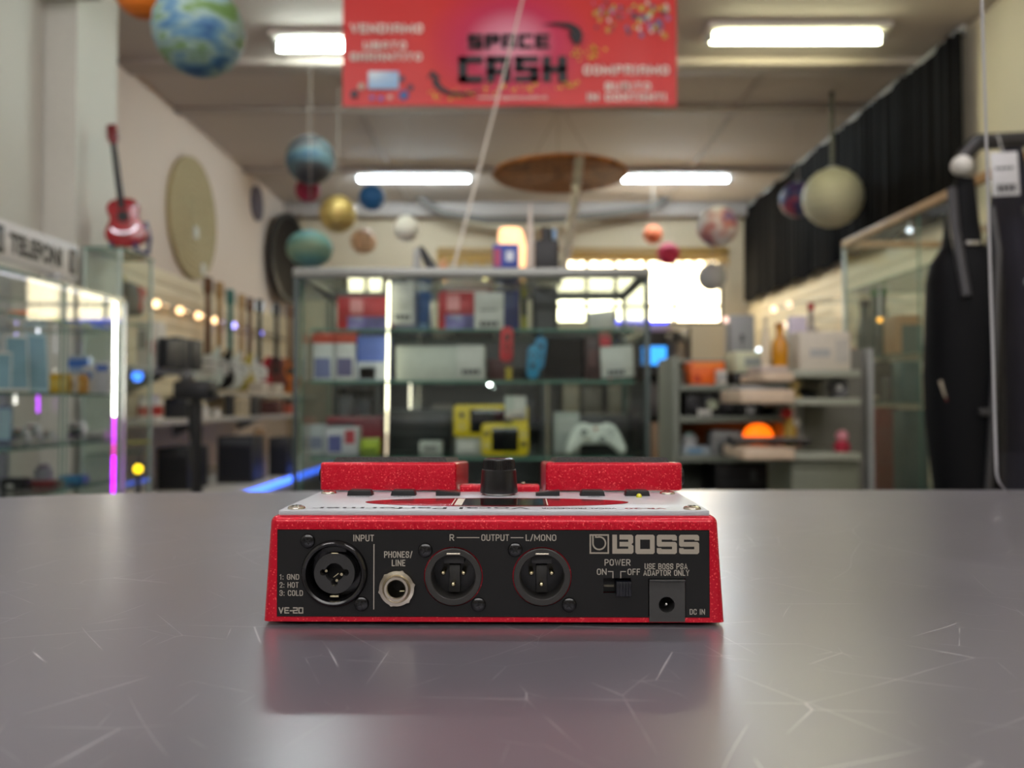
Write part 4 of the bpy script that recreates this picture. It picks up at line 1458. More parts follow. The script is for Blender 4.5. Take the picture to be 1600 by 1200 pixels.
# second shelf
Yi = 2.47
carton('small_box', 'white box with an orange red top at the cabinet corner post', 'box', 488, 521, 524, Yi, ZB, 0.08, mat((206, 208, 206), 0.45), [(0.1, 0.85, 0.06, 0.5, mat((110, 116, 160), 0.4), 'front_picture')], 'white boxes with orange tops', lid=mat((206, 74, 50), 0.45))
carton('small_box', 'white box with an orange red top beside the violet blue box', 'box', 523, 555, 524, Yi, ZB, 0.08, mat((214, 212, 210), 0.45), [(0.1, 0.85, 0.1, 0.5, mat((96, 90, 130), 0.4), 'front_picture')], 'white boxes with orange tops', lid=mat((206, 74, 50), 0.45))
carton('small_box', 'violet blue and white box beside the big blank white carton', 'box', 557, 606, 525, Yi, ZB, 0.08, mat((90, 112, 190), 0.45), [(0.0, 1.0, 0.02, 0.42, mat((196, 200, 206), 0.4), 'front_picture'), (0.1, 0.6, 0.04, 0.3, mat((40, 44, 60), 0.4), 'device_picture')])
carton('console_carton', 'big blank pale grey carton on the middle glass shelf', 'carton', 618, 757, 537, Yi, ZB, 0.12, mat((196, 200, 190), 0.5), [(0.0, 1.0, 0.93, 1.0, mat((70, 72, 70), 0.5), 'top_edge')])
price_tag('white label card on the blank pale grey carton', 714, 756, 540, 592, 2.465, bars=((0.18, 0.88, 0.12, 0.28),))


def rounded(w, h, r, n=6, cx=0, cz=0):
    pts = []
    for (sx, sz, a0) in ((1, 1, 0), (-1, 1, 90), (-1, -1, 180), (1, -1, 270)):
        for k in range(n + 1):
            a = R(a0 + 90 * k / n)
            pts.append((cx + sx * (w / 2 - r) + r * math.cos(a), cz + sz * (h / 2 - r) + r * math.sin(a)))
    return pts


def side_controller(label, px, py0, py1, Y, m, tilt, left):
    z1, z0 = PZ(py0, Y), PZ(py1, Y)
    h = z1 - z0
    w = 0.036
    t = thing('game_controller', label, 'game controller', (PX(px, Y), Y, z0), ry=tilt, group='handheld side controllers')
    r = 0.017
    pts = rounded(w, h, r * 0.98, 6, 0, h / 2)
    MB().prism(pts, -0.012, 0.012, 0.003).build('body', m, t)
    MB().lathe([(0.008, 0), (0.008, 0.004), (0.006, 0.008), (0, 0.008)], 16, M=Matrix.Translation((0, -0.012, h * (0.7 if left else 0.38))) @ Matrix.Rotation(PI / 2, 4, 'X')).build('thumb_stick', BLACK, t)
    for dx, dz in ((0, 0.009), (0, -0.009), (0.009, 0), (-0.009, 0)):
        MB().cyl((dx, -0.012, h * (0.42 if left else 0.68) + dz), (dx, -0.0145, h * (0.42 if left else 0.68) + dz), 0.0035, n=12).build('button', mat((40, 14, 18), 0.4), t)
    return t


side_controller('red handheld side controller hanging behind the cabinet glass', 791, 511, 566, 2.378, mat((226, 34, 52), 0.4), 0.03, True)
side_controller('bright blue side controller standing on the middle glass shelf', 832, 540, 592, 2.44, mat((40, 150, 196), 0.4), 0.05, False)
side_controller('blue side controller behind the front blue one, tilted away', 840, 527, 578, 2.52, mat((64, 150, 200), 0.4), 0.12, True)
carton('small_box', 'dark maroon box behind the red side controller', 'box', 762, 802, 560, 2.56, ZB, 0.06, mat((80, 30, 34), 0.45), [(0.7, 0.95, 0.1, 0.6, mat((214, 180, 30), 0.4), 'yellow_sticker')])
t = carton('black_monitor', 'black flat screen panel standing on the middle glass shelf', 'monitor', 846, 936, 525, 2.52, ZB, 0.05, mat((30, 32, 34), 0.35), [(0.04, 0.96, 0.08, 0.94, SCREEN, 'screen')], bev=0.006)
carton('small_box', 'dark maroon narrow box beside the black screen panel', 'box', 915, 938, 525, 2.455, ZB, 0.05, mat((58, 28, 30), 0.4), [(0.2, 0.8, 0.3, 0.7, mat((80, 40, 40), 0.4), 'front_print')])
carton('small_box', 'bright red item under the upper tilted tag', 'box', 929, 955, 526, 2.535, ZB, 0.03, mat((214, 34, 46), 0.4), [(0.1, 0.9, 0.0, 0.55, DGREY, 'dark_base')])
price_tag('slightly tilted white card above the red item', 922, 962, 486, 518, 2.53, tilt=-0.12, bars=((0.3, 0.9, 0.06, 0.14),))
price_tag('white card with dark figures on the middle shelf beside the cabinet corner', 940, 991, 541, 590, 2.46, tilt=-0.05, bars=((0.2, 0.75, 0.08, 0.24),))
# third shelf
Yi = 2.48


def handheld(label, px0, px1, py0, py1, Y, z, lean=0.0):
    w = PX(px1, Y) - PX(px0, Y)
    h = PZ(py0, Y) - PZ(py1, Y)
    t = thing('handheld_console', label, 'handheld console', ((PX(px0, Y) + PX(px1, Y)) / 2, Y, z), group='yellow handheld consoles', rx=lean)
    MB().prism(rounded(w, h, 0.014, 6, 0, h / 2), -0.008, 0.008, 0.003).build('body', mat((214, 190, 20), 0.4), t)
    MB().box(-w * 0.28, w * 0.28, -0.0095, -0.007, h * 0.14, h * 0.86, 0.001).build('screen', SCREEN, t)
    for s, hz in ((-1, 0.68), (1, 0.36)):
        MB().lathe([(0.008, 0), (0.008, 0.003), (0.006, 0.007), (0, 0.007)], 14, M=Matrix.Translation((s * w * 0.39, -0.008, h * hz)) @ Matrix.Rotation(PI / 2, 4, 'X')).build('thumb_stick', DGREY, t)
        for dx, dz in ((0, 0.008), (0, -0.008), (0.008, 0), (-0.008, 0)):
            MB().cyl((s * w * 0.39 + dx, -0.008, h * (1 - hz) + dz), (s * w * 0.39 + dx, -0.0105, h * (1 - hz) + dz), 0.003, n=10).build('button', OFFW, t)
    return t


carton('console_carton', 'grey carton on the lowest visible shelf carrying the yellow console', 'carton', 712, 760, 684, 2.47, ZC_, 0.10, mat((176, 178, 172), 0.5), [(0.1, 0.6, 0.3, 0.8, OFFW, 'front_label')])
handheld('yellow handheld console with a dark screen, the upper of the two', 709, 825, 633, 684, 2.47, PZ(684, 2.47) + 0.001)
handheld('yellow handheld console half hidden behind the red unit knob, the lower one', 752, 826, 691, 742, 2.44, ZC_ + 0.001)
price_tag('white card on the corner of the upper yellow console', 789, 822, 619, 655, 2.455, bars=((0.3, 0.95, 0.05, 0.15),))


def pad_controller(label, px, py0, py1, Y, z, m, wpx):
    h = PZ(py0, Y) - z
    w = wpx / F * Y
    t = thing('game_pad', label, 'game controller', (PX(px, Y), Y, z), rx=-0.12)
    o = [(-0.5, 0.0), (-0.42, -0.02), (-0.3, 0.18), (-0.2, 0.3), (0.2, 0.3), (0.3, 0.18), (0.42, -0.02), (0.5, 0.0), (0.52, 0.2), (0.42, 0.62), (0.33, 0.88), (0.2, 0.97), (0.08, 0.9), (-0.08, 0.9), (-0.2, 0.97), (-0.33, 0.88), (-0.42, 0.62), (-0.52, 0.2)]
    MB().prism([(x * w, (zz + 0.02) * h) for x, zz in o], -0.02, 0.02, 0.010, seg=3).build('body', m, t)
    for dx, dz in ((-0.2, 0.66), (0.1, 0.45)):
        MB().lathe([(0.009, 0), (0.008, 0.006), (0.010, 0.009), (0, 0.009)], 16, M=Matrix.Translation((dx * w, -0.02, dz * h)) @ Matrix.Rotation(PI / 2, 4, 'X')).build('thumb_stick', mat((120, 126, 120), 0.5), t)
    MB().cyl((0, -0.019, 0.78 * h), (0, -0.022, 0.78 * h), 0.006, n=16).build('centre_button', mat((170, 110, 80), 0.4), t)
    for k in range(4):
        a = k * PI / 2
        MB().cyl((0.25 * w + 0.009 * math.cos(a), -0.019, 0.66 * h + 0.009 * math.sin(a)), (0.25 * w + 0.009 * math.cos(a), -0.0225, 0.66 * h + 0.009 * math.sin(a)), 0.004, n=10).build('button', mat((150, 156, 150), 0.4), t)
    MB().box(-0.13 * w - 0.01, -0.13 * w + 0.01, -0.022, -0.018, 0.42 * h, 0.47 * h).build('direction_pad', mat((130, 120, 90), 0.4), t)
    return t


pad_controller('white game pad with round buttons on the lower glass shelf', 930, 660, 712, 2.44, ZC_ + 0.004, mat((206, 214, 204), 0.45), 92)
carton('small_box', 'pale grey upright box behind the white game pad', 'box', 866, 906, 644, 2.56, ZC_, 0.06, mat((166, 172, 166), 0.5), [(0.1, 0.9, 0.5, 0.9, mat((186, 190, 184), 0.5), 'front_label')])
carton('black_console', 'black slab console behind the white game pad', 'console', 906, 980, 648, 2.62, ZC_, 0.12, BLACK, [(0.05, 0.95, 0.86, 0.92, DGREY, 'front_slot')])
carton('flat_box', 'dark red flat box on the lower shelf at the cabinet corner post', 'box', 510, 598, 651, 2.66, ZC_, 0.05, mat((130, 26, 44), 0.45), [(0.05, 0.5, 0.05, 0.8, mat((70, 74, 80), 0.4), 'front_picture')])
carton('small_box', 'pale grey box on the lower shelf near the corner post', 'box', 484, 506, 664, 2.50, ZC_, 0.06, mat((176, 182, 186), 0.5), [(0.1, 0.9, 0.2, 0.6, mat((120, 126, 150), 0.4), 'front_print')])
carton('small_box', 'white and violet box in front of the dark red flat box', 'box', 508, 560, 668, 2.50, ZC_, 0.06, mat((190, 190, 196), 0.5), [(0.1, 0.5, 0.1, 0.7, mat((80, 84, 140), 0.4), 'front_print'), (0.6, 0.9, 0.4, 0.9, mat((170, 60, 70), 0.4), 'front_sticker')])
carton('small_box', 'lime green box beside the long light strip', 'box', 564, 592, 686, 2.48, ZC_, 0.05, mat((160, 180, 50), 0.45), [(0.1, 0.9, 0.1, 0.4, mat((100, 120, 40), 0.4), 'front_print')])
carton('small_box', 'white tilted box beside the lower light strip end', 'box', 655, 690, 690, 2.50, ZC_, 0.05, mat((176, 180, 172), 0.5), [(0.2, 0.8, 0.2, 0.7, GREY, 'front_print')])
carton('black_console', 'wide black console lying behind the light strips on the lower shelf', 'console', 600, 706, 640, 2.66, ZC_, 0.12, mat((30, 32, 34), 0.3), [(0.05, 0.95, 0.4, 0.46, DGREY, 'front_slot')])
# on top of the cabinet
Yt_ = 2.55
carton('game_box', 'blue box with a white emblem standing on the glass cabinet top', 'box', 770, 811, 381, Yt_, CABZ, 0.09, mat((28, 60, 156), 0.4), [(0.5, 0.8, 0.5, 0.78, mat((220, 226, 236), 0.4), 'front_emblem'), (0.04, 0.3, 0.35, 0.85, mat((176, 60, 100), 0.4), 'front_picture')])
t = thing('salt_lamp', 'glowing peach lamp behind the blue box on the cabinet top', 'lamp', (PX(802, 2.74), 2.74, CABZ))
hh = PZ(357, 2.74) - CABZ
MB().loft([(0, 0, 0.015, 0.042, 0.04), (0, 0, hh * 0.3, 0.046, 0.042), (-0.004, 0, hh * 0.7, 0.046, 0.04), (-0.008, 0, hh * 0.93, 0.042, 0.034), (-0.01, 0, hh, 0.034, 0.026)], 14).build('shade', glow((255, 196, 140), 1.15), t)
MB().cyl((0, 0, 0), (0, 0, 0.016), 0.04, n=20).build('base', DWOOD, t)
t = thing('black_bottle', 'tall matt black flask with a narrower cap on the cabinet top', 'flask', (PX(854, 2.55), 2.55, CABZ))
hh = PZ(357, 2.55) - CABZ
MB().box(-0.037, 0.037, -0.03, 0.03, 0, hh * 0.74, 0.006).build('body', BLACK, t)
MB().cyl((0, 0, hh * 0.73), (0, 0, hh), 0.017, n=18).build('cap', mat((26, 26, 30), 0.3), t)
MB().box(0.018, 0.03, -0.02, -0.014, hh * 0.72, hh * 0.96, 0.003).build('clip', mat((120, 150, 180), 0.3, 0.5), t)
t = thing('paper_cone', 'slender white pointed cone standing on the cabinet top beside the lamp', 'ornament', (PX(829, 2.72), 2.72, CABZ))
hh = PZ(318, 2.72) - CABZ
MB().lathe([(0, 0), (0.022, 0), (0.021, 0.01), (0.014, hh * 0.5), (0.003, hh), (0, hh)], 18).build('cone', mat((206, 196, 184), 0.5), t)
MB().cyl((0, 0, 0), (0, 0, 0.008), 0.026, n=18).build('base', LGREY, t)
t = thing('toy_shoe', 'dark pointed figure leaning over a pale grey base on the cabinet top', 'figure', (PX(668, 2.6), 2.6, CABZ))
MB().tube([(0.03, 0, 0.012), (0.012, 0, 0.04), (-0.004, 0, 0.07), (-0.02, 0, 0.1), (-0.025, 0, 0.108)], [0.018, 0.017, 0.013, 0.009, 0.004], 12).build('body', mat((28, 30, 34), 0.4), t)
MB().box(-0.12, 0.045, -0.04, 0.04, 0, 0.014, 0.004).build('base', mat((150, 152, 164), 0.45), t)
MB().cyl((-0.034, 0, 0.013), (-0.034, 0, 0.1), 0.012, n=14).build('grey_post', LGREY, t)
jar('ornament_jar', 'small peach candle glass on the cabinet top under the cord', 'candle', 692, 404, 2.6, CABZ, 7, mat((206, 150, 110), 0.4), mat((214, 170, 120), 0.4))

# ------------------------------------------------------------------ left side: showcase with the phone sign
SX, SXB, SY0, SY1, SZT = -1.50, -1.95, 1.75, 3.22, 1.485
sc_ = thing('glass_showcase', 'glass showcase with phones under the black and white sign', 'showcase', ((SX + SXB) / 2, SY0, 0))
ax, bx_, ly = (SX - SXB) / 2, -(SX - SXB) / 2, SY1 - SY0
for x in (ax, bx_):
    for y in (0, ly):
        MB().box(x - 0.006, x + 0.006, y - 0.006, y + 0.006, 0.08, SZT - 0.01, 0.002).build('post', LGREY, sc_)
pane(sc_, bx_, ax, 0, ly, SZT - 0.008, SZT, 'glass_top', GLASS2)
for y0, y1 in ((0.0, ly * 0.36), (ly * 0.36 + 0.004, ly * 0.70), (ly * 0.70 + 0.004, ly)):
    gd = pane(sc_, -0.003, 0.003, -(y1 - y0) / 2, (y1 - y0) / 2, 0.1, SZT - 0.01, 'glass_door', GLASS2)
    gd.location = (ax, (y0 + y1) / 2, 0)
    gd.rotation_euler = (0, 0, R(1.5))
pane(sc_, bx_ + 0.006, ax - 0.006, ly - 0.003, ly + 0.003, 0.1, SZT - 0.01, 'glass_side', GLASS2)
SH = (1.36, 1.118, 0.945, 0.79)
for z in SH:
    pane(sc_, bx_ + 0.01, ax - 0.02, 0.02, ly - 0.01, z - 0.008, z, 'glass_shelf', GLASS2)
MB().box(bx_ - 0.012, bx_ - 0.004, 0, ly, 0.1, SZT, 0.002).build('back_board', mat((160, 166, 172), 0.4), sc_)
MB().box(bx_, ax, 0, ly, 0, 0.1, 0.004).build('plinth', DGREY, sc_)
led_strip('white dotted light strip along the top edge of the left showcase', (SX - 0.012, SY0 + 0.02, SZT - 0.016), (SX - 0.012, SY1 - 0.05, SZT - 0.016), 90, [(1.0, (236, 236, 250), 8.0)], 0.003)
led_strip('upright light strip at the showcase corner turning from white to magenta', (SX - 0.02, SY1 - 0.04, SZT - 0.02), (SX - 0.02, SY1 - 0.04, 0.74), 62,
          [(0.60, (255, 250, 235), 22), (0.14, (200, 40, 230), 5), (0.06, (230, 30, 180), 3), (0.20, (190, 0, 255), 9)], 0.005)
led_strip('dim strip standing in for a reflection in the back glass of the left showcase', (PX(58, 3.16), 3.16, PZ(520, 3.16)), (PX(60, 3.16), 3.16, PZ(645, 3.16)), 26, [(0.22, (240, 240, 250), 6), (0.2, (70, 60, 70), 0.2), (0.3, (255, 244, 225), 6), (0.28, (170, 60, 220), 4)], 0.005)  # extra strip built in place of the mirror image in the back glass
led_strip('short dim light strip beside the white phones in the left showcase', (PX(24, 3.0), 3.0, PZ(520, 3.0)), (PX(24, 3.0), 3.0, PZ(632, 3.0)), 20, [(0.2, (170, 160, 240), 4), (0.5, (60, 60, 60), 0.1), (0.3, (240, 236, 225), 4)], 0.0045)
# the sign on top
sg = thing('shop_sign', 'white sign reading TELEFONI in black on top of the left showcase', 'sign', (-1.56, 2.0, SZT + 0.036))
sl_, sh_ = 0.98, 0.125
MB().box(-0.012, 0.0, 0, sl_, 0.004, sh_, 0.003).build('board', mat((222, 222, 220), 0.45), sg)
TZ = MB()
MS = Matrix.Translation((0.002, 0, 0)) @ Matrix.Rotation(PI / 2, 4, 'Z')
TZ.text('TELEFONI', sl_ * 0.735, sh_ * 0.5, 0.058, 0.30, bold=0.05, M=MS)
TZ.build('lettering', BLACK, sg)
for y_ in (0.52, 0.945):
    ip = MB().box(0.0, 0.0025, y_ - 0.022, y_ + 0.022, 0.02, sh_ - 0.02, 0.002).build('phone_pictogram', BLACK, sg)
    MB().box(0.0, 0.0032, y_ - 0.015, y_ + 0.015, 0.034, sh_ - 0.034).build('pictogram_screen', mat((120, 122, 124), 0.4), ip)
for y_ in (0.2, 0.85):
    MB().box(-0.03, 0.015, y_ - 0.02, y_ + 0.02, -0.036, 0.006, 0.001).build('foot', LGREY, sg)


def phone(label, px, pyt, Y, z, m, lean, rz=0.0, group='phones on the left showcase shelves'):
    h = PZ(pyt, Y) - z
    t = thing('mobile_phone', label, 'phone', (PX(px, Y), Y, z + 0.003), rz, group)
    Ml = Matrix.Rotation(lean, 4, 'X')
    w = h * 0.34
    MB().prism(rounded(w, h, w * 0.12, 5, 0, h / 2), -0.004, 0.004, 0.0015, M=Ml).build('body', m, t)
    MB().box(-w * 0.44, w * 0.44, -0.0048, -0.0038, h * 0.06, h * 0.94, M=Ml).build('screen', mat((132, 168, 180), 0.15), t)
    MB().box(-w * 0.3, w * 0.3, 0.0, 0.05, 0, 0.012, 0.003).build('stand', OFFW, t)
    return t


Zs = SH[1]
phone('white phone leaning on its stand at the left picture edge of the showcase', 4, 548, 2.75, Zs, WHITE, -0.3, 0.5)
phone('tall white phone leaning beside a bluish one on the showcase shelf', 28, 520, 2.95, Zs, WHITE, -0.25, 0.7)
phone('bluish white phone leaning on the showcase shelf, tallest of the row', 58, 516, 3.04, Zs, mat((170, 200, 210), 0.4), -0.3, 0.7)
carton('small_box', 'small yellow box on the showcase shelf beside the phones', 'box', 76, 101, 584, 2.95, Zs, 0.05, mat((214, 170, 30), 0.45), [(0.1, 0.9, 0.3, 0.7, mat((226, 196, 90), 0.4), 'front_print')])
carton('small_box', 'small white box between the yellow and the amber box in the showcase', 'box', 102, 118, 584, 3.0, Zs, 0.05, mat((206, 200, 190), 0.45), [(0.1, 0.9, 0.3, 0.6, mat((170, 160, 150), 0.4), 'front_print')])
carton('small_box', 'small amber box on the showcase shelf beside the upright white boxes', 'box', 119, 128, 585, 3.02, Zs, 0.05, mat((206, 150, 60), 0.45), [(0.1, 0.9, 0.3, 0.6, mat((226, 190, 120), 0.4), 'front_print')])
carton('small_box', 'white upright box at the end of the showcase shelf', 'box', 128, 146, 572, 3.10, Zs, 0.05, mat((214, 212, 206), 0.45), [(0.1, 0.9, 0.5, 0.8, mat((120, 150, 200), 0.4), 'front_print')])
carton('small_box', 'taller white box with a blue band at the showcase corner', 'box', 147, 168, 566, 3.12, Zs, 0.05, mat((206, 208, 212), 0.45), [(0.0, 1.0, 0.72, 0.9, mat((70, 110, 200), 0.4), 'blue_band')])
carton('small_box', 'pale blue box behind the amber box in the showcase', 'box', 106, 138, 556, 3.14, Zs, 0.03, mat((150, 166, 186), 0.45), [(0.0, 1.0, 0.7, 0.9, mat((60, 110, 190), 0.4), 'blue_band')])
Zs = SH[0]
for i, (px0, px1, col, lab) in enumerate(((2, 44, (206, 84, 44), 'orange red flat box on the top showcase shelf'), (46, 66, (214, 206, 190), 'cream flat box on the top showcase shelf'),
                                          (68, 84, (110, 150, 60), 'green flat box on the top showcase shelf'), (86, 112, (40, 70, 180), 'deep blue flat box on the top showcase shelf'),
                                          (114, 130, (120, 160, 90), 'pale green flat box on the top showcase shelf'), (132, 160, (60, 110, 210), 'bright blue flat box on the top showcase shelf'))):
    Y = 2.62 + 0.09 * i
    carton('flat_box', lab, 'box', px0, px1, PZ(0, 1) and (630 - (Zs + 0.014 - ZC) / Y * F), Y, Zs, 0.06, mat(col, 0.4), [(0.1, 0.9, 0.2, 0.8, mat(tuple(min(255, c + 40) for c in col), 0.4), 'front_print')], 'flat boxes on the top showcase shelf')
Zs = SH[2]
phone('blue framed phone standing at the picture edge on the third showcase shelf', 8, 636, 2.85, Zs, mat((60, 80, 130), 0.4), -0.15, 0.4)
for i, (px, pyt, Y, lab) in enumerate(((34, 668, 2.9, 'white game pad on the third showcase shelf beside the blue phone'), (52, 662, 3.0, 'second white pad on the third showcase shelf'),
                                       (76, 674, 3.05, 'small white pad between two showcase doors'), (122, 658, 3.12, 'tilted white pad near the showcase corner strip'))):
    pad_controller(lab, px, pyt, pyt + 20, Y, Zs + 0.003, mat((196, 200, 200), 0.4), 26)
carton('small_box', 'low white box on the third showcase shelf near the corner strip', 'box', 136, 162, 674, 3.12, Zs, 0.05, mat((186, 186, 180), 0.45), [(0.1, 0.9, 0.2, 0.6, GREY, 'front_print')])
Zs = SH[3]
carton('small_box', 'dark red box on the lowest visible showcase shelf', 'box', 40, 88, 752, 2.9, Zs, 0.06, mat((110, 26, 36), 0.45), [(0.1, 0.9, 0.3, 0.7, mat((140, 60, 60), 0.4), 'front_print')])
carton('small_box', 'blue box on the lowest visible showcase shelf', 'box', 92, 128, 744, 3.0, Zs, 0.06, mat((40, 110, 160), 0.45), [(0.1, 0.9, 0.3, 0.7, mat((80, 150, 190), 0.4), 'front_print')])
carton('small_box', 'black box with a white spot at the picture edge of the lowest showcase shelf', 'box', 2, 36, 748, 2.8, Zs, 0.06, BLACK, [(0.3, 0.6, 0.2, 0.5, OFFW, 'front_print')])
jar('jar', 'pale jar behind the blue box in the showcase', 'jar', 70, 726, 3.08, Zs, 13, mat((150, 150, 156), 0.4), mat((130, 110, 130), 0.4))

# ---- tall glass cabinet with the red guitar on top
tc_ = thing('tall_glass_cabinet', 'tall narrow glass cabinet below the small red guitar', 'display cabinet', (-2.3, 4.66, 0))
for x in (-0.1, 0.1):
    for y in (0.0, 0.4):
        MB().box(x - 0.008, x + 0.008, y - 0.008, y + 0.008, 0.05, 1.95, 0.002).build('post', GEDGE2, tc_)
pane(tc_, -0.11, 0.11, -0.01, 0.41, 1.95, 1.962, 'glass_top')
pane(tc_, -0.1, 0.1, -0.004, 0.002, 0.05, 1.95, 'glass_front')
pane(tc_, 0.097, 0.103, 0.008, 0.39, 0.05, 1.95, 'glass_side')
for z in (0.8, 1.2, 1.55):
    pane(tc_, -0.09, 0.09, 0.01, 0.39, z - 0.008, z, 'glass_shelf')
MB().box(-0.1, 0.1, 0, 0.4, 0, 0.05, 0.004).build('plinth', LGREY, tc_)
MB().box(-0.102, -0.098, 0.0, 0.4, 0.05, 1.95).build('back_board', mat((206, 206, 196), 0.5), tc_)


def guitar(label, loc, rz, L, body, kind='electric', board=None, group=None, tilt=0.0, rx=0.0, head=None):
    """stands on its lower end, faces -y before turning"""
    t = thing('guitar', label, 'guitar', loc, rz, group, rx=rx, ry=tilt)
    bl = L * 0.40
    bwid = L * 0.33
    if kind == 'acoustic':
        o = []
        for k in range(48):
            a = 2 * PI * k / 48
            zz = 0.5 - 0.5 * math.cos(a)
            wv = (0.5 * math.sqrt(max(0, 1 - (2 * min(zz, 0.62) / 0.62 - 1) ** 2)) if zz < 0.45 else 0)
            o.append((math.sin(a), zz))
        prof = [(0.0, 0.0), (0.2, 0.01), (0.38, 0.07), (0.48, 0.2), (0.49, 0.33), (0.42, 0.46), (0.34, 0.56), (0.33, 0.64), (0.37, 0.74), (0.37, 0.86), (0.27, 0.96), (0.1, 1.0)]
        th = L * 0.085
    elif kind == 'pointed':
        prof = [(0.0, 0.2), (0.3, 0.0), (0.5, 0.06), (0.36, 0.4), (0.24, 0.62), (0.3, 0.9), (0.2, 0.94), (0.1, 0.8)]
        th = L * 0.04
    else:
        prof = [(0.0, 0.0), (0.22, 0.02), (0.4, 0.1), (0.49, 0.24), (0.46, 0.38), (0.35, 0.52), (0.32, 0.62), (0.38, 0.78), (0.42, 0.94), (0.34, 0.98), (0.22, 0.84), (0.08, 0.8)]
        th = L * 0.042
    pts = [(x * bwid, z * bl) for x, z in prof] + [(-x * bwid * (0.96 if kind == 'electric' else 1), z * bl * (0.93 if kind == 'electric' and z > 0.7 else 1)) for x, z in prof[::-1] if x > 0.001]
    MB().prism(pts, -th / 2, th / 2, th * 0.18).build('body', body, t)
    nk = MB()
    nk.prism([(-L * 0.026, bl * 0.78), (L * 0.026, bl * 0.78), (L * 0.021, L * 0.84), (-L * 0.021, L * 0.84)], -th / 2 - L * 0.012, -th / 2 + L * 0.012, L * 0.004)
    nk.build('neck', board or DWOOD, t)
    MB().prism([(-L * 0.022, L * 0.835), (L * 0.022, L * 0.835), (L * 0.042, L * 0.88), (L * 0.036, L * 1.0), (-L * 0.036, L * 1.0), (-L * 0.042, L * 0.88)], -th / 2 - L * 0.006, -th / 2 + L * 0.012, L * 0.003).build('headstock', head or board or DWOOD, t)
    pg = MB()
    for s in (-1, 1):
        for k in range(3):
            pg.cyl((s * L * 0.036, -th / 2, L * (0.89 + 0.035 * k)), (s * L * 0.062, -th / 2, L * (0.89 + 0.035 * k)), L * 0.007, n=8)
    pg.build('tuning_pegs', STEEL, t)
    if kind == 'acoustic':
        MB().cyl((0, -th / 2 - 0.001, bl * 0.62), (0, -th / 2 + 0.004, bl * 0.62), bwid * 0.14, n=24).build('sound_hole', BLACK, t)
    else:
        MB().prism([(-bwid * 0.2, bl * 0.3), (bwid * 0.28, bl * 0.34), (bwid * 0.3, bl * 0.6), (bwid * 0.1, bl * 0.76), (-bwid * 0.16, bl * 0.7)], -th / 2 - 0.003, -th / 2 + 0.001, 0.0005).build('pickguard', OFFW, t)
        pk = MB()
        for zz in (0.42, 0.6):
            pk.box(-bwid * 0.14, bwid * 0.14, -th / 2 - 0.008, -th / 2, bl * zz - 0.008, bl * zz + 0.008, 0.002)
        pk.build('pickups', BLACK, t)
    MB().box(-bwid * 0.13, bwid * 0.13, -th / 2 - 0.009, -th / 2 + 0.001, bl * 0.24, bl * 0.28, 0.002).build('bridge', STEEL if kind != 'acoustic' else DWOOD, t)
    return t


YG = 4.86
GM = mat((168, 20, 34), 0.25, coat=0.6)
g = guitar('small red guitar leaning in a stand on the tall glass cabinet', (-2.25, YG, 1.995), R(8), 0.72, GM, 'acoustic', BLACK, tilt=-0.13, head=mat((120, 24, 28), 0.4))
wb = MB()
for k in range(9):
    a = R(200 + 140 * k / 8)
    wb.sphere((0.07 * math.cos(a), -0.036, 0.12 + 0.04 * math.sin(a)), 0.008, u=10, v=8)
wb.build('white_bridge_beads', mat((240, 240, 246), 0.3, emit=(240, 238, 250), strength=0.9), g)
st = thing('instrument_stand', 'small blue stand holding the red guitar on the tall cabinet', 'stand', (-2.25, YG, 1.962))
for s in (-1, 1):
    MB().tube([(s * 0.085, 0.07, 0.006), (s * 0.09, 0.08, 0.10), (s * 0.06, 0.09, 0.2)], 0.014, 8).build('leg', mat((34, 52, 110), 0.4), st)
    MB().tube([(s * 0.07, 0.08, 0.012), (s * 0.07, -0.06, 0.012), (s * 0.07, -0.07, 0.05)], 0.012, 8).build('cradle_arm', mat((34, 52, 110), 0.4), st)

# ---- left wall: woven disc, plate, dark hoop, slat rail with guitars
def wall_disc(name, label, cat, y, z, r, m, th=0.03, rings=14, extra=None):
    t = thing(name, label, cat, (XL + 0.002, y, z))
    pr = [(0, 0), (r, 0), (r, th * 0.6)] + [(r * (1 - k / rings), th * (0.75 + 0.25 * (k % 2))) for k in range(rings)] + [(0, th)]
    MB().lathe(pr, 56, M=Matrix.Rotation(PI / 2, 4, 'Y')).build('face', m, t)
    MB().lathe([(r * 0.985, 0), (r * 1.015, 0), (r * 1.015, th), (r * 0.985, th)], 56, closed=True, M=Matrix.Rotation(PI / 2, 4, 'Y')).build('rim', extra or m, t)
    return t


wd = wall_disc('woven_wall_disc', 'large round straw coloured woven disc on the left wall', 'wall decoration', 7.35, PZ(340, 7.3), 0.53, ramp_mat([(150, 132, 96), (186, 170, 130), (160, 144, 108)], 60, 0.8), 0.035, 20)
for dy, dz in ((0.02, -0.12), (0.2, -0.42)):
    MB().box(0.036, 0.041, dy - 0.05, dy + 0.05, dz - 0.05, dz + 0.05, 0.002).build('white_card', OFFW, wd)
wall_disc('wall_plate', 'small dark grey violet round plate high on the left wall', 'wall decoration', 9.2, PZ(318, 9.2), 0.19, mat((92, 84, 96), 0.5), 0.03, 5)
t = thing('hoop_mirror', 'dark round disc with a black rim at the back left corner', 'mirror', (-2.70, 10.0, PZ(404, 10.0)), rz=R(82))
MB().lathe([(0, 0), (0.5, 0), (0.5, 0.02), (0, 0.02)], 56, M=Matrix.Rotation(PI / 2, 4, 'X')).build('dark_face', mat((24, 18, 16), 0.6, spec=0.2), t)
MB().lathe([(0.48, -0.005), (0.54, -0.005), (0.54, 0.035), (0.48, 0.035)], 56, closed=True, M=Matrix.Rotation(PI / 2, 4, 'X')).build('rim', BLACK, t)
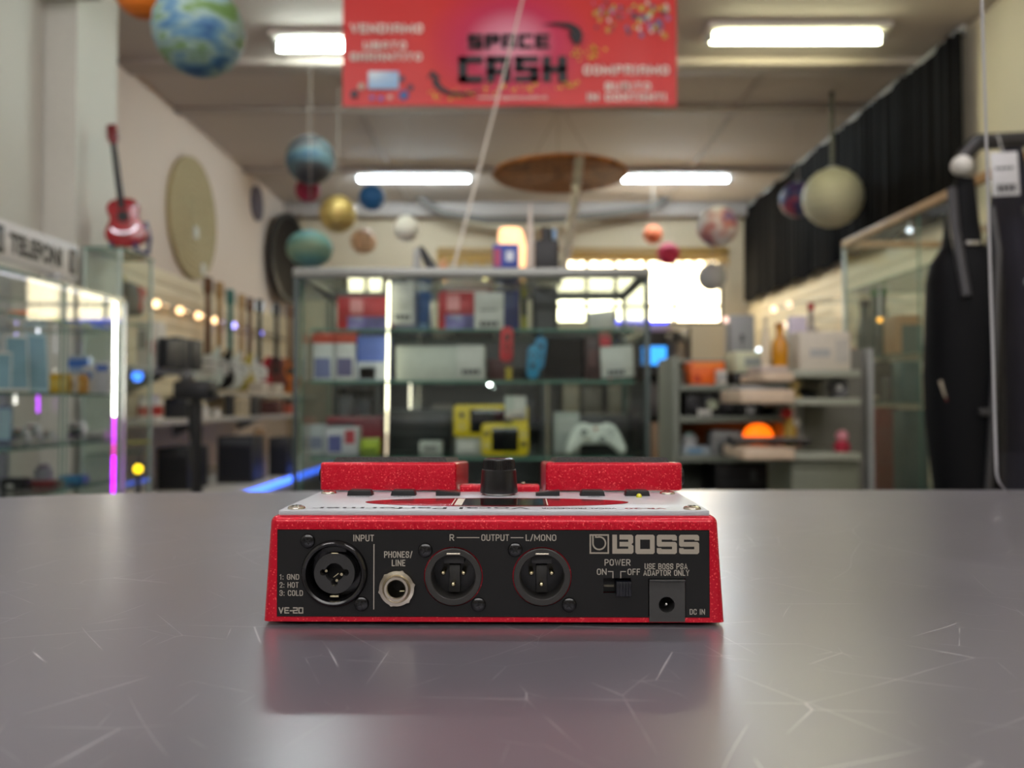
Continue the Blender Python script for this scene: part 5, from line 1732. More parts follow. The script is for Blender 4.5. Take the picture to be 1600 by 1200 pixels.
MB().cyl((0, -0.02, 0.52), (0, -0.02, ZCEIL - PZ(404, 10.0)), 0.004, n=6).build('hanging_wire', DGREY, t)
rail = thing('hook_rail', 'chrome hook rail on the cream slat wall holding the guitars', 'rail', (XL + 0.03, 6.2, 1.865))
MB().cyl((0.05, 0, 0), (0.05, 4.1, 0), 0.016, n=14).build('bar', CHROME, rail)
for k in range(10):
    y = 0.1 + k * 0.42
    MB().tube([(0.0, y, 0.0), (0.05, y, 0.0), (0.1, y, 0.0), (0.13, y, 0.02)], 0.008, 8).build('hook', CHROME, rail)
for k, (y, lab, col) in enumerate(((6.30, 'warm glowing bead as a glint at the near end of the hook rail', (255, 214, 160)), (6.75, 'second warm glowing bead as a glint on the hook rail', (255, 206, 150)), (7.15, 'third warm glowing bead as a glint on the hook rail', (255, 206, 150)),
                                   (7.55, 'warm glowing bead as a glint above the first white guitar', (255, 214, 160)), (8.05, 'bluish glowing bead as a glint on the hook rail between guitars', (170, 160, 255)), (8.9, 'violet blue glowing bead as a glint above the crimson guitar', (130, 130, 255)))):
    t = thing('rail_glint', lab, 'spot lamp', (XL + 0.15, y, 1.835), group='glowing glint beads along the hook rail')
    MB().sphere((0, 0, 0), 0.03, u=14, v=10).build('bulb', glow(col, 2.6), t)  # glowing beads stand in for glints on the chrome hooks
    MB().tube([(0, 0, 0.02), (-0.04, 0, 0.03), (-0.07, 0, 0.03)], 0.008, 8).build('arm', STEEL, t)
GY = 'guitars hanging on the left slat wall'
MINT = mat((196, 208, 200), 0.35)
for px, L, kind, m, lab, bd in ((322, 0.98, 'electric', MINT, 'pale mint white guitar, nearest of the row on the left slat wall', DWOOD),
                                (340, 0.98, 'electric', mat((30, 30, 32), 0.25), 'black guitar hanging behind the nearest mint white one', WOOD),
                                (357, 0.95, 'electric', mat((206, 210, 202), 0.35), 'off white guitar with a teal shade of neck on the slat wall', mat((50, 110, 104), 0.4)),
                                (375, 0.95, 'electric', mat((170, 150, 40), 0.3), 'olive yellow guitar on the left slat wall', WOOD),
                                (388, 0.95, 'pointed', mat((214, 214, 210), 0.3), 'white pointed guitar on the left slat wall', DWOOD),
                                (403, 0.97, 'electric', mat((150, 16, 36), 0.25), 'crimson guitar on the left slat wall', BLACK),
                                (428, 1.0, 'acoustic', mat((84, 28, 28), 0.3), 'dark maroon acoustic guitar near the back of the row', BLACK),
                                (449, 1.05, 'acoustic', mat((176, 92, 26), 0.3), 'amber brown acoustic guitar, last of the row by the cabinet post', DWOOD)):
    xx = XL + 0.18
    Y = -xx * F / (800 - px)
    guitar(lab, (xx, Y, 1.205 - 0.03 * (L - 0.95)), R(48), L, m, kind, bd, GY, rx=0.0)
# shelf below the guitars and long side board, low bench
for nm, lab, y0, y1, x1, z, th in (('bracket_shelf', 'grey wall shelf carrying black cases near the tall cabinet', 5.16, 6.25, -2.35, 1.318, 0.03),
                                   ('bracket_shelf', 'white wall shelf below the hanging guitars', 6.9, 10.4, -2.42, 1.17, 0.03),
                                   ('side_board', 'long pale side board under the guitar wall', 5.16, 8.7, -2.2, 0.975, 0.035)):
    t = thing(nm, lab, 'shelf', (XL + 0.03, y0, z))
    MB().box(0, x1 - XL - 0.03, 0, y1 - y0, -th, 0, 0.004).build('board', mat((186, 178, 166), 0.45) if z < 1.3 else LGREY, t)
    for y in (0.15, (y1 - y0) / 2, y1 - y0 - 0.15):
        if True:
            MB().prism([(0, -th), (0.3, -th), (0.0, -th - 0.14)], y - 0.01, y + 0.01).build('bracket', GREY, t)
bench = thing('display_bench', 'low white display bench with a blue neon line along its edge', 'bench', (XL + 0.02, 5.2, 0))
MB().box(0, 1.13, 0, 4.4, 0.44, 0.505, 0.005).build('top_board', mat((206, 200, 190), 0.4), bench)
MB().box(0.05, 1.05, 0.05, 4.35, 0, 0.44).build('plinth', LGREY, bench)
t = thing('neon_strip', 'blue neon light strip along the edge of the low white bench', 'light strip', (XL + 1.165, 5.2, 0.505))
MB().cyl((0, 0, 0), (0, 3.0, 0), 0.022, n=12).build('tube', glow((60, 110, 255), 2.6), t)
for y in (0.0, 3.0):
    MB().box(-0.02, 0.02, y - 0.02, y + 0.02, -0.02, 0.02, 0.003).build('end_clip', LGREY, t)
# items on the wall and on the shelves
t = thing('hanging_bag', 'black and red sports bag hanging on the cream slat wall', 'bag', (XL + 0.16, 5.75, PZ(492, 5.75)))
MB().loft([(0, 0, 0, 0.09, 0.13), (0, 0, 0.02, 0.11, 0.16), (0, 0, 0.12, 0.12, 0.17), (0, 0, 0.2, 0.1, 0.16), (0, 0, 0.225, 0.05, 0.12)], 20, power=3).build('body', BLACK, t)
MB().box(0.04, 0.125, -0.02, 0.1, 0.02, 0.2, 0.02).build('red_panel', mat((170, 34, 36), 0.5), t)
MB().box(0.06, 0.132, 0.03, 0.07, 0.02, 0.13, 0.01).build('white_patch', WHITE, t)
MB().tube([(0, -0.06, 0.21), (-0.02, -0.04, 0.27), (-0.12, 0.0, 0.29), (-0.02, 0.04, 0.27), (0, 0.06, 0.21)], 0.01, 8).build('strap', mat((190, 170, 60), 0.5), t)
Zq = 1.318
carton('small_box', 'white box with a red patch on the grey wall shelf', 'box', 212, 243, 502, 5.5, Zq, 0.16, mat((206, 200, 192), 0.45), [(0.6, 0.9, 0.3, 0.6, mat((190, 40, 40), 0.4), 'red_patch'), (0.1, 0.5, 0.4, 0.8, GREY, 'front_print')])
for i, (px0, px1, py, Y) in enumerate(((246, 262, 528, 5.48), (263, 279, 526, 5.70), (280, 300, 530, 5.92))):
    carton('amplifier_case', ('black upright case beside the white box with a red patch', 'black upright case, the middle one of three on the wall shelf', 'black upright case at the far end of the grey wall shelf')[i], 'case', px0, px1, py, Y, Zq, 0.2, mat((34, 36, 42), 0.5), [(0.15, 0.85, 0.1, 0.75, mat((26, 28, 34), 0.6), 'front_cloth')], 'black cases on the grey wall shelf')
t = thing('blue_lamp', 'small glowing blue lamp under the grey wall shelf', 'lamp', (-2.50, 5.55, 1.262))
MB().sphere((0, 0, 0), 0.035, u=16, v=12).build('bulb', glow((60, 130, 255), 2.2), t)
MB().cyl((0, 0, 0.02), (0, 0, 0.027), 0.02, n=12).build('socket', BLACK, t)
Zq = 0.975
for i, (px, py, Y, rp, lab) in enumerate(((224, 618, 5.5, 9, 'white jar with a red wrapper on the pale side board'), (243, 617, 5.65, 11, 'wider white jar with a red wrapper beside the first jar'))):
    jar('jar', lab, 'jar', px, py, Y, Zq, rp, WHITE, mat((206, 200, 200), 0.4), mat((176, 50, 44), 0.4), 'white jars with red wrappers')
carton('black_amplifier', 'low black amplifier on the side board behind the black stand', 'amplifier', 256, 292, 622, 5.9, Zq, 0.25, mat((34, 34, 34), 0.5), [(0.05, 0.95, 0.1, 0.7, mat((48, 48, 48), 0.7), 'grille')])
t = thing('keyboard', 'cream keyboard leaning against the side board behind the black stand', 'keyboard', (PX(318, 6.6), 6.6, 0.985), ry=-0.42)
MB().box(-0.05, 0.05, -0.03, 0.03, 0, 0.42, 0.01).build('body', mat((206, 190, 160), 0.4), t)
MB().box(-0.035, 0.035, -0.033, -0.028, 0.03, 0.38).build('key_bed', mat((226, 216, 196), 0.4), t)
for i, (px0, px1, py, Y, col, lab) in enumerate(((350, 366, 617, 7.0, (26, 26, 28), 'narrow black speaker on the side board'), (367, 382, 620, 7.0, (190, 172, 140), 'tan carton between two dark boxes on the side board'),
                                                  (386, 396, 618, 7.15, (40, 40, 42), 'dark box beside the tan carton on the side board'), (397, 434, 626, 7.85, (84, 34, 28), 'reddish brown wooden radio on the side board'),
                                                  (436, 456, 632, 8.35, (190, 80, 50), 'terracotta red box at the far end of the side board'))):
    carton('storage_box' if i in (1, 4) else ('speaker' if i in (0, 2) else 'radio'), lab, 'box' if i in (1, 4) else ('speaker' if i in (0, 2) else 'radio'), px0, px1, py, Y, Zq, 0.2, mat(col, 0.45),
           [(0.12, 0.88, 0.1, 0.85, mat(tuple(int(c * 0.75 + 20) for c in col), 0.6), 'front_cloth')])
for i, (px, py, Y) in enumerate(((320, 634, 6.2), (338, 638, 6.4))):
    jar('cup', ('white cup on the side board under the cream keyboard', 'grey white cup beside the other cup on the side board')[i], 'cup', px, py, Y, Zq, 8, mat((196, 190, 182), 0.4), mat((170, 166, 160), 0.4), group='cups on the side board')
Zq = 1.20 - 0.03
for i, (px0, px1, py, Y, lab) in enumerate(((388, 412, 597, 8.15, 'white carton on the shelf under the crimson guitar'), (420, 436, 600, 8.75, 'second white carton on the shelf under the guitars'))):
    carton('carton', lab, 'carton', px0, px1, py, Y, Zq, 0.15, mat((206, 196, 180), 0.5), [(0.1, 0.9, 0.4, 0.8, mat((180, 170, 156), 0.5), 'front_label')], 'white cartons under the guitars')
Zq = 0.505
carton('guitar_amplifier', 'big black amplifier standing on the low white bench', 'amplifier', 340, 396, 682, 6.0, Zq, 0.27, mat((24, 24, 26), 0.55), [(0.06, 0.94, 0.06, 0.78, mat((16, 16, 18), 0.8), 'grille'), (0.06, 0.94, 0.83, 0.95, DGREY, 'control_strip')])
carton('wood_board', 'tall tan wooden board beside the big black amplifier', 'board', 397, 412, 670, 6.3, Zq, 0.1, mat((150, 118, 84), 0.5), [(0.1, 0.9, 0.05, 0.95, mat((160, 128, 92), 0.5), 'front_face')])
carton('guitar_amplifier', 'black amplifier on the bench beyond the tan board', 'amplifier', 420, 450, 684, 6.6, Zq, 0.3, mat((26, 26, 28), 0.55), [(0.06, 0.94, 0.06, 0.78, mat((18, 18, 20), 0.8), 'grille')])
carton('guitar_amplifier', 'black amplifier on the bench beside the yellow lamp', 'amplifier', 246, 296, 700, 5.5, Zq, 0.35, mat((22, 22, 24), 0.55), [(0.06, 0.94, 0.06, 0.78, mat((16, 16, 18), 0.8), 'grille')])
t = thing('yellow_lamp', 'round glowing yellow lamp beside the magenta light strip', 'lamp', (PX(217, 4.5), 4.5, PZ(733, 4.5)))
MB().sphere((0, 0, 0), 0.022, u=16, v=12).build('bulb', glow((255, 214, 20), 2.2), t)
MB().cyl((0, 0, -0.02), (0, 0, -PZ(733, 4.5)), 0.012, n=10).build('pole', DGREY, t)
MB().cyl((0, 0, -PZ(733, 4.5)), (0, 0, -PZ(733, 4.5) + 0.02), 0.10, n=20).build('base', DGREY, t)
MB().tube([(0.08 * math.cos(2 * PI * k / 20) - 0.01, 0.08 * math.sin(2 * PI * k / 20), 0.145) for k in range(21)], 0.004, 6).build('ring', mat((150, 150, 70), 0.4), t)
MB().cyl((-0.0, 0, 0), (-0.0, 0.078, 0.145), 0.003, n=6).build('ring_stay', DGREY, t)
ts = thing('speaker_stand', 'black tripod stand with a dark head in front of the pale side board', 'stand', (PX(308, 4.35), 4.35, 0))
MB().cyl((0, 0, 0.3), (0, 0, 1.12), 0.026, n=14).build('pole', BLACK, ts)
MB().cyl((0.03, 0.05, 0.2), (-0.05, 0.05, 1.08), 0.022, n=12).build('second_pole', BLACK, ts)
for k in range(3):
    a = 2 * PI * k / 3 + 0.5
    MB().tube([(0, 0, 0.5), (0.2 * math.cos(a), 0.2 * math.sin(a), 0.012)], 0.014, 8).build('leg', BLACK, ts)
MB().box(-0.1, 0.09, -0.08, 0.08, 1.1, 1.2, 0.02).build('head', mat((20, 20, 22), 0.5), ts)
MB().sphere((-0.03, -0.06, 1.22), 0.035, u=16, v=12).build('lens', mat((90, 90, 90), 0.2), ts)

# ------------------------------------------------------------------ right side: curtain
cur = thing('black_curtain', 'long black pleated curtain along the top of the right wall', 'curtain', (XR - 0.10, 0, 0))
q = bmesh.new()
n = 260
y0, y1 = 5.36, 10.42
lay = []
for side in (0, 1):
    row = []
    for i in range(n + 1):
        y = y0 + (y1 - y0) * i / n
        dx = 0.013 * math.sin(i * 1.1 + math.sin(i * 0.17) * 2) + 0.008 * math.sin(i * 0.37 + 1)
        row.append([q.verts.new((dx * (0.4 + 0.6 * (1 - k / 4)) + side * 0.004, y, 2.34 + 0.02 * math.sin(i * 0.2) + (3.52 - 2.34) * k / 4)) for k in range(5)])
    lay.append(row)
for side in (0, 1):
    for i in range(n):
        for k in range(4):
            a = lay[side]
            f_ = (a[i][k], a[i + 1][k], a[i + 1][k + 1], a[i][k + 1])
            q.faces.new(f_ if side else f_[::-1])
cb = MB()
cb._merge(q)
cb.build('cloth', mat((12, 10, 11), 0.85, var=0.1, scale=6, spec=0.12), cur, ang=80)
MB().cyl((0.02, y0, 3.53), (0.02, y1, 3.53), 0.02, n=12).build('curtain_rail', LGREY, cur)
for k in range(8):
    y = y0 + 0.1 + k * (y1 - y0 - 0.2) / 7
    MB().box(0.01, 0.09, y - 0.01, y + 0.01, 3.52, 3.56).build('bracket', LGREY, cur)
# gold fringe and blue strip at the back window
va = thing('valance', 'gold fringed valance along the top of the back window', 'valance', (0, YB - 0.03, 0))
MB().box(-0.95, 2.75, -0.02, 0.02, 2.98, 3.06, 0.004).build('band', mat((150, 116, 60), 0.5), va)
fm = MB()
for k in range(120):
    x = -0.94 + 3.68 * k / 119
    fm.cyl((x, 0, 2.98), (x, 0, 2.86 + 0.03 * math.sin(k * 1.3)), 0.008, 0.013, n=6)
o_ = fm.build('fringe', mat((196, 150, 60), 0.4), va)
o_['kind'] = 'stuff'
t = thing('neon_strip', 'deep blue light strip along the sill of the back window', 'light strip', (PX(960, 10.46), 10.46, PZ(503, 10.46)))
MB().cyl((0, 0, 0), (PX(1046, 10.46) - PX(960, 10.46), 0, 0), 0.02, n=10).build('tube', glow((20, 50, 255), 2.6), t)
for x in (0, PX(1046, 10.46) - PX(960, 10.46)):
    MB().box(x - 0.02, x + 0.02, -0.02, 0.085, -0.025, 0.025, 0.003).build('end_clip', LGREY, t)

# ---- far racks below the window
def rack(name, label, px0, px1, Y, depth, zs, ztop, m, back=True, sides=True, px_ext=None, cat='shelf rack'):
    x0, x1 = PX(px0, Y), PX(px1, Y)
    t = thing(name, label, cat, ((x0 + x1) / 2, Y, 0))
    hw = (x1 - x0) / 2
    for z in zs:
        MB().box(-hw, hw, 0, depth, z - 0.03, z, 0.004).build('shelf', m, t)
    if back:
        MB().box(-hw, hw, depth - 0.02, depth, 0, ztop).build('back_panel', m, t)
    if sides:
        for s in (-1, 1):
            MB().box(s * hw - 0.015, s * hw + 0.015, 0, depth, 0, ztop, 0.004).build('side_panel', m, t)
    MB().box(-hw, hw, 0.02, depth, 0, 0.1).build('plinth', DGREY, t)
    return t


rack('shelf_rack', 'dark shelf rack at the back below the window', 862, 1078, 8.5, 0.5, (0.5, 0.98, 1.42), 1.86, mat((48, 44, 42), 0.5))
rack('shelf_rack', 'dark shelf rack seen through the middle of the glass cabinet', 590, 850, 5.2, 0.45, (0.55, 0.95, 1.33), 1.5, mat((52, 54, 56), 0.5))
rack('shelf_rack', 'low brown grey rack seen through the glass cabinet beside its left post', 520, 588, 7.5, 0.4, (0.5, 0.9, 1.25), 1.32, mat((92, 84, 74), 0.5))
Zq = 1.42
t = thing('computer_monitor', 'monitor with a bright blue picture at the cabinet corner post', 'monitor', (PX(1030, 8.3), 8.62, Zq))
MB().box(-0.14, 0.14, -0.015, 0.015, 0.05, 0.26, 0.005).build('housing', BLACK, t)
MB().box(-0.13, 0.13, -0.018, -0.014, 0.06, 0.25).build('screen', mat((60, 150, 230), 0.3, emit=(50, 150, 245), strength=1.3), t)
MB().box(-0.02, 0.02, -0.01, 0.01, 0.0, 0.06).build('neck', BLACK, t)
MB().box(-0.08, 0.08, -0.05, 0.05, 0, 0.01, 0.002).build('foot', BLACK, t)
for i, (px0, px1, py, Z_, col, lab) in enumerate(((1048, 1057, 520, 1.42, (60, 52, 50), 'dark brown box beside the blue monitor picture'), (1058, 1072, 534, 1.42, (150, 130, 110), 'tan box at the end of the back rack'),
                                                   (1014, 1030, 600, 0.98, (70, 64, 66), 'dark grey box under the blue monitor'), (1036, 1054, 592, 0.98, (170, 70, 84), 'pinkish red box on the back rack'),
                                                   (1018, 1034, 660, 0.5, (150, 120, 90), 'light brown box low on the back rack'), (1038, 1056, 668, 0.5, (60, 60, 66), 'dark box low on the back rack beside the light brown one'),
                                                   (880, 905, 600, 0.98, (150, 140, 120), 'pale box on the back rack seen through the cabinet glass'), (910, 940, 606, 0.98, (90, 84, 74), 'olive grey box on the back rack seen through the cabinet'),
                                                   (950, 985, 598, 0.98, (120, 112, 96), 'grey tan box on the back rack above the game pad'), (880, 920, 655, 0.5, (60, 58, 56), 'low dark carton on the back rack behind the game pad'),
                                                   (940, 968, 515, 1.42, (40, 40, 42), 'black box on the top shelf of the back rack'), (972, 996, 525, 1.42, (110, 96, 84), 'brown box on the top shelf of the back rack'))):
    carton('rack_box', lab, 'box', px0, px1, py, 8.55, Z_, 0.25, mat(col, 0.45), [(0.12, 0.88, 0.3, 0.75, mat(tuple(int(c * 0.8 + 30) for c in col), 0.5), 'front_label')], 'boxes on the back rack')
for i, (px0, px1, py, Z_, col, lab) in enumerate(((640, 690, 560, 1.33, (90, 96, 104), 'grey box on the dark rack behind the blank carton'), (700, 740, 566, 1.33, (60, 66, 76), 'slate box on the dark rack behind the blank carton'),
                                                   (620, 660, 640, 0.95, (70, 76, 84), 'slate carton behind the short light strip'), (675, 705, 632, 0.95, (110, 104, 96), 'grey brown carton behind the yellow console'),
                                                   (770, 835, 625, 0.95, (40, 42, 46), 'black carton on the dark rack behind the white card'))):
    carton('rack_box', lab, 'box', px0, px1, py, 5.25, Z_, 0.25, mat(col, 0.45), [(0.12, 0.88, 0.3, 0.75, mat(tuple(int(c * 0.8 + 30) for c in col), 0.5), 'front_label')], 'boxes on the middle rack')
for i, (px0, px1, py, Z_, col, lab) in enumerate(((528, 546, 566, 1.25, (120, 50, 50), 'reddish box on the brown grey rack'), (550, 578, 560, 1.25, (120, 110, 100), 'tan carton on the brown grey rack'),
                                                   (528, 550, 618, 0.9, (84, 84, 84), 'grey carton low on the brown grey rack'), (553, 578, 624, 0.9, (60, 60, 64), 'dark carton low on the brown grey rack'))):
    carton('rack_box', lab, 'box', px0, px1, py, 7.55, Z_, 0.25, mat(col, 0.45), [(0.12, 0.88, 0.3, 0.75, mat(tuple(int(c * 0.8 + 30) for c in col), 0.5), 'front_label')], 'boxes on the brown grey rack')

# ---- grey green gondola facing the counter
Yg = 4.0
gr_ = rack('shelf_rack', 'grey green shelf rack with the orange box facing the counter', 1057, 1232, Yg, 0.42, (0.62, 0.83, 1.02, 1.172), 1.31, GREENGREY)
carton('power_tool_box', 'bright orange box on the grey green rack', 'box', 1079, 1133, 565, Yg + 0.05, 1.172, 0.15, mat((236, 104, 22), 0.45), [(0.1, 0.9, 0.78, 0.95, mat((244, 140, 50), 0.4), 'lid_band'), (0.08, 0.3, 0.1, 0.4, mat((190, 60, 20), 0.4), 'front_print')])
carton('small_box', 'small white box in front of the orange box', 'box', 1120, 1136, 578, Yg + 0.01, 1.172, 0.04, mat((206, 200, 186), 0.5), [(0.1, 0.9, 0.3, 0.7, LGREY, 'front_print')])
carton('flat_device', 'flat black device beside the orange box on the rack', 'player', 1148, 1200, 582, Yg + 0.06, 1.172, 0.2, mat((22, 22, 22), 0.4), [(0.05, 0.95, 0.4, 0.6, DGREY, 'front_strip')])
carton('carton', 'pale green white carton lying on the flat black device', 'carton', 1148, 1202, 549, Yg + 0.08, PZ(582, Yg + 0.06) + 0.001, 0.18, mat((206, 210, 176), 0.5), [(0.3, 0.9, 0.3, 0.7, mat((150, 156, 150), 0.5), 'front_print')])
for i, (px0, px1, py, lab, col) in enumerate(((1072, 1098, 612, 'small black camera body on the rack under the orange box', (26, 26, 28)), (1100, 1122, 616, 'black camera with a pale lens on the rack', (30, 30, 32)),
                                               (1124, 1150, 610, 'black camera with a dark lens on the rack', (24, 24, 26)), (1152, 1190, 618, 'wide black camera bag behind the cream tray', (22, 22, 22)))):
    t = carton('camera', lab, 'camera', px0, px1, py, Yg + 0.06, 1.02, 0.1, mat(col, 0.45), [(0.1, 0.9, 0.8, 0.92, DGREY, 'top_plate')], 'black cameras on the grey green rack')
    MB().lathe([(0.024, 0), (0.024, 0.03), (0.018, 0.03), (0.016, 0.02), (0, 0.02)], 20, M=Matrix.Translation((0, -0.05, 0.055)) @ Matrix.Rotation(PI / 2, 4, 'X')).build('lens', mat((170, 176, 150) if i == 1 else (50, 50, 54), 0.3), t)
price_tag('white price card on the shelf edge under the cameras', 1090, 1112, 640, 652, Yg - 0.005, m=mat((190, 190, 180), 0.5), group='shelf edge cards')
price_tag('small grey price card on the rack shelf edge beside the cream tray', 1166, 1180, 636, 650, Yg - 0.005, m=mat((150, 152, 150), 0.5), group='shelf edge cards')
t = thing('glow_lamp', 'glowing orange dome lamp on the grey green rack', 'lamp', (PX(1184, 4.10), 4.10, 0.83))
MB().lathe([(0.0, 0.055), (0.066, 0.055), (0.074, 0.075), (0.070, 0.105), (0.054, 0.132), (0.03, 0.147), (0, 0.151)], 28).build('dome', glow((255, 104, 14), 1.5), t)
MB().cyl((0, 0, 0), (0, 0, 0.057), 0.05, n=24).build('base', mat((60, 40, 30), 0.5), t)
carton('printer', 'grey box shaped printer beside the orange dome lamp', 'printer', 1112, 1160, 672, Yg + 0.05, 0.83, 0.15, mat((132, 134, 132), 0.45), [(0.1, 0.9, 0.75, 0.9, LGREY, 'top_strip'), (0.2, 0.8, 0.05, 0.5, mat((70, 72, 72), 0.5), 'paper_slot')])
carton('small_device', 'small black and grey device in front of the grey printer', 'radio', 1126, 1154, 692, Yg + 0.0, 0.83, 0.04, mat((60, 62, 64), 0.4), [(0.2, 0.5, 0.2, 0.7, LGREY, 'dial')])
t = jar('kettle', 'small white kettle shape on the rack above the bluish carton', 'kettle', 1076, 676, Yg + 0.13, PZ(698, Yg + 0.05) + 0.001, 12, mat((206, 208, 206), 0.35), mat((150, 190, 180), 0.4))
carton('carton', 'pale blue white carton low on the grey green rack', 'carton', 1066, 1110, 698, Yg + 0.05, 0.83, 0.15, mat((166, 178, 182), 0.5), [(0.2, 0.7, 0.2, 0.8, mat((110, 150, 180), 0.4), 'front_print')])
carton('black_case', 'large black case at the bottom of the grey green rack', 'case', 1118, 1208, 724, Yg + 0.04, 0.62, 0.3, mat((18, 18, 19), 0.5), [(0.6, 0.7, 0.5, 0.8, DGREY, 'latch'), (0.05, 0.95, 0.45, 0.48, DGREY, 'lid_seam')])
t = carton('white_speaker', 'grey upright panel box with a dark emblem standing on the grey green rack', 'box', 1141, 1180, 492, 4.32, 1.31, 0.06, mat((150, 152, 152), 0.45), [(0.42, 0.56, 0.4, 0.56, mat((60, 62, 64), 0.4), 'emblem'), (0.47, 0.51, 0.25, 0.42, mat((70, 72, 74), 0.4), 'emblem_stem')])
t.location.z = 1.31
MB().box(PX(1057, 4.0) - gr_.location.x, PX(1232, 4.0) - gr_.location.x, 0.30, 0.42, 1.29, 1.31, 0.003).build('top_board', GREENGREY, gr_)
for i, (px, py, col, s, lab) in enumerate(((1135, 500, (255, 216, 200), 1.2, 'pinkish white lamp globe beside the grey panel box'), (1187, 548, (230, 245, 255), 3.0, 'small bright white lamp on the rack top'))):
    Y = 4.36
    z = PZ(py, Y)
    t = thing('table_lamp', lab, 'lamp', (PX(px, Y), Y, 1.31), group='small lamps on the rack top')
    MB().sphere((0, 0, z - 1.31), 0.016, u=14, v=10).build('globe', glow(col, s), t)
    MB().cyl((0, 0, 0.006), (0, 0, z - 1.31 - 0.012), 0.005, n=8).build('stem', STEEL, t)
    MB().cyl((0, 0, 0), (0, 0, 0.008), 0.025, n=16).build('base', STEEL, t)

# ---- second rack with the cream shelf ends
Yh = 3.4
h2 = thing('tray_rack', 'grey rack with cream tray ends beside the glass case', 'shelf rack', (PX(1290, Yh), Yh, 0))
ox = PX(1290, Yh)
MB().box(PX(1246, Yh + 0.42) - ox, PX(1346, Yh + 0.42) - ox, 0.40, 0.42, 0, 1.33).build('back_panel', mat((120, 118, 108), 0.5), h2)
for px in (1236, 1346):
    MB().box(PX(px + 9, Yh + 0.4) - ox - 0.012, PX(px + 9, Yh + 0.4) - ox + 0.012, 0.36, 0.42, 0, 1.33).build('upright', LGREY, h2)
for py, th in ((578, 0.03), (622, 0.03), (708, 0.03)):
    z = PZ(py, Yh)
    MB().box(PX(1236, Yh) - ox, PX(1346, Yh) - ox, 0.0, 0.40, z - th, z, 0.004).build('shelf', mat((160, 164, 148), 0.5), h2)
MB().box(PX(1240, Yh) - ox, PX(1346, Yh) - ox, 0.03, 0.36, 0.0, PZ(722, Yh), 0.004).build('base_panel', mat((112, 116, 100), 0.5), h2)
CRT = mat((214, 192, 166), 0.45)
for px0, px1, py, th in ((1188, 1236, 583, 0.035), (1154, 1236, 609, 0.055), (1158, 1236, 700, 0.045)):
    z = PZ(py, Yh)
    MB().box(PX(px0, Yh) - ox, PX(px1, Yh) - ox + 0.002, -0.04, 0.30, z - th, z, 0.006).build('end_tray', CRT, h2)
ztr = PZ(609, Yh)
carton('flat_device', 'silver grey flat device lying on the upper cream tray', 'player', 1158, 1228, 604, Yh, ztr, 0.2, mat((150, 148, 150), 0.35, 0.3), [(0.05, 0.95, 0.3, 0.6, LGREY, 'front_strip')])
t = thing('piano_keyboard', 'black keyboard lying across the lower cream tray and shelf', 'keyboard', (PX(1214, Yh), Yh + 0.14, PZ(700, Yh)), rz=R(-8))
MB().box(-0.16, 0.17, -0.06, 0.08, 0.012, 0.036, 0.006).build('body', BLACK, t)
MB().box(-0.15, 0.16, -0.062, 0.0, 0.03, 0.039).build('keys', mat((120, 116, 110), 0.4), t)
for s in (-0.14, 0.15):
    MB().box(s - 0.01, s + 0.01, -0.05, 0.07, 0, 0.014).build('foot', DGREY, t)
zs1, zs2, zs3 = PZ(578, Yh), PZ(622, Yh), PZ(708, Yh)
t = thing('peaked_hat', 'flat black peaked hat lying on the middle shelf of the tray rack', 'hat', (PX(1287, Yh), Yh + 0.23, zs2))
MB().loft([(0, 0, 0, 0.062, 0.062), (0, 0, 0.015, 0.061, 0.062), (0.0, 0, 0.034, 0.045, 0.045), (0, 0, 0.04, 0.015, 0.015)], 24).build('crown', BLACK, t)
MB().loft([(-0.06, 0, 0.001, 0.04, 0.055), (-0.06, 0, 0.006, 0.04, 0.055)], 20).build('brim', BLACK, t)
t = thing('gold_trophy', 'gilded ornamental vase beside the grey wheel on the tray rack', 'vase', (PX(1252, Yh), Yh + 0.08, zs2))
t.scale = (0.55, 0.55, 0.95)
MB().lathe([(0, 0), (0.05, 0), (0.05, 0.012), (0.03, 0.02), (0.02, 0.03), (0.036, 0.055), (0.036, 0.07), (0.022, 0.075), (0.026, 0.08), (0, 0.08)], 22).build('body', mat((206, 180, 116), 0.3, 0.5), t)
for s in (-1, 1):
    MB().tube([(s * 0.03, 0, 0.075), (s * 0.05, 0, 0.07), (s * 0.05, 0, 0.05), (s * 0.033, 0, 0.045)], 0.004, 8).build('handle', mat((206, 180, 116), 0.3, 0.5), t)
t = thing('wheel_speaker', 'grey round speaker with a pale centre beside the glass case', 'speaker', (PX(1318, Yh), Yh + 0.05, zs2))
zc_ = PZ(580, Yh) - zs2
MW = Matrix.Translation((0, 0, 0.043)) @ Matrix.Rotation(PI / 2, 4, 'X')
MB().lathe([(0, -0.04), (0.034, -0.04), (0.039, -0.025), (0.039, 0.01), (0.035, 0.016), (0.031, 0.012), (0, 0.004)], 30, M=MW).build('rim', mat((60, 60, 60), 0.4), t)
MB().lathe([(0.029, 0.013), (0.022, 0.005), (0.014, 0.006), (0.01, 0.014), (0, 0.015)], 26, M=MW, cap=False).build('cone', mat((190, 190, 186), 0.35), t)
MB().box(-0.03, 0.03, -0.03, 0.05, 0, 0.014, 0.003).build('foot', DGREY, t)
carton('carton', 'long white printed carton on the top shelf of the tray rack', 'carton', 1250, 1330, 518, Yh + 0.08, zs1, 0.2, mat((206, 198, 182), 0.5), [(0.2, 0.6, 0.35, 0.55, mat((170, 170, 168), 0.5), 'front_print'), (0.7, 0.95, 0.2, 0.8, mat((186, 182, 172), 0.5), 'side_label')])
carton('flat_device', 'pale flat box lying on the highest cream tray', 'box', 1190, 1233, 572, Yh, PZ(583, Yh), 0.2, mat((196, 180, 170), 0.45), [(0.1, 0.9, 0.2, 0.5, mat((170, 160, 150), 0.5), 'front_print')])
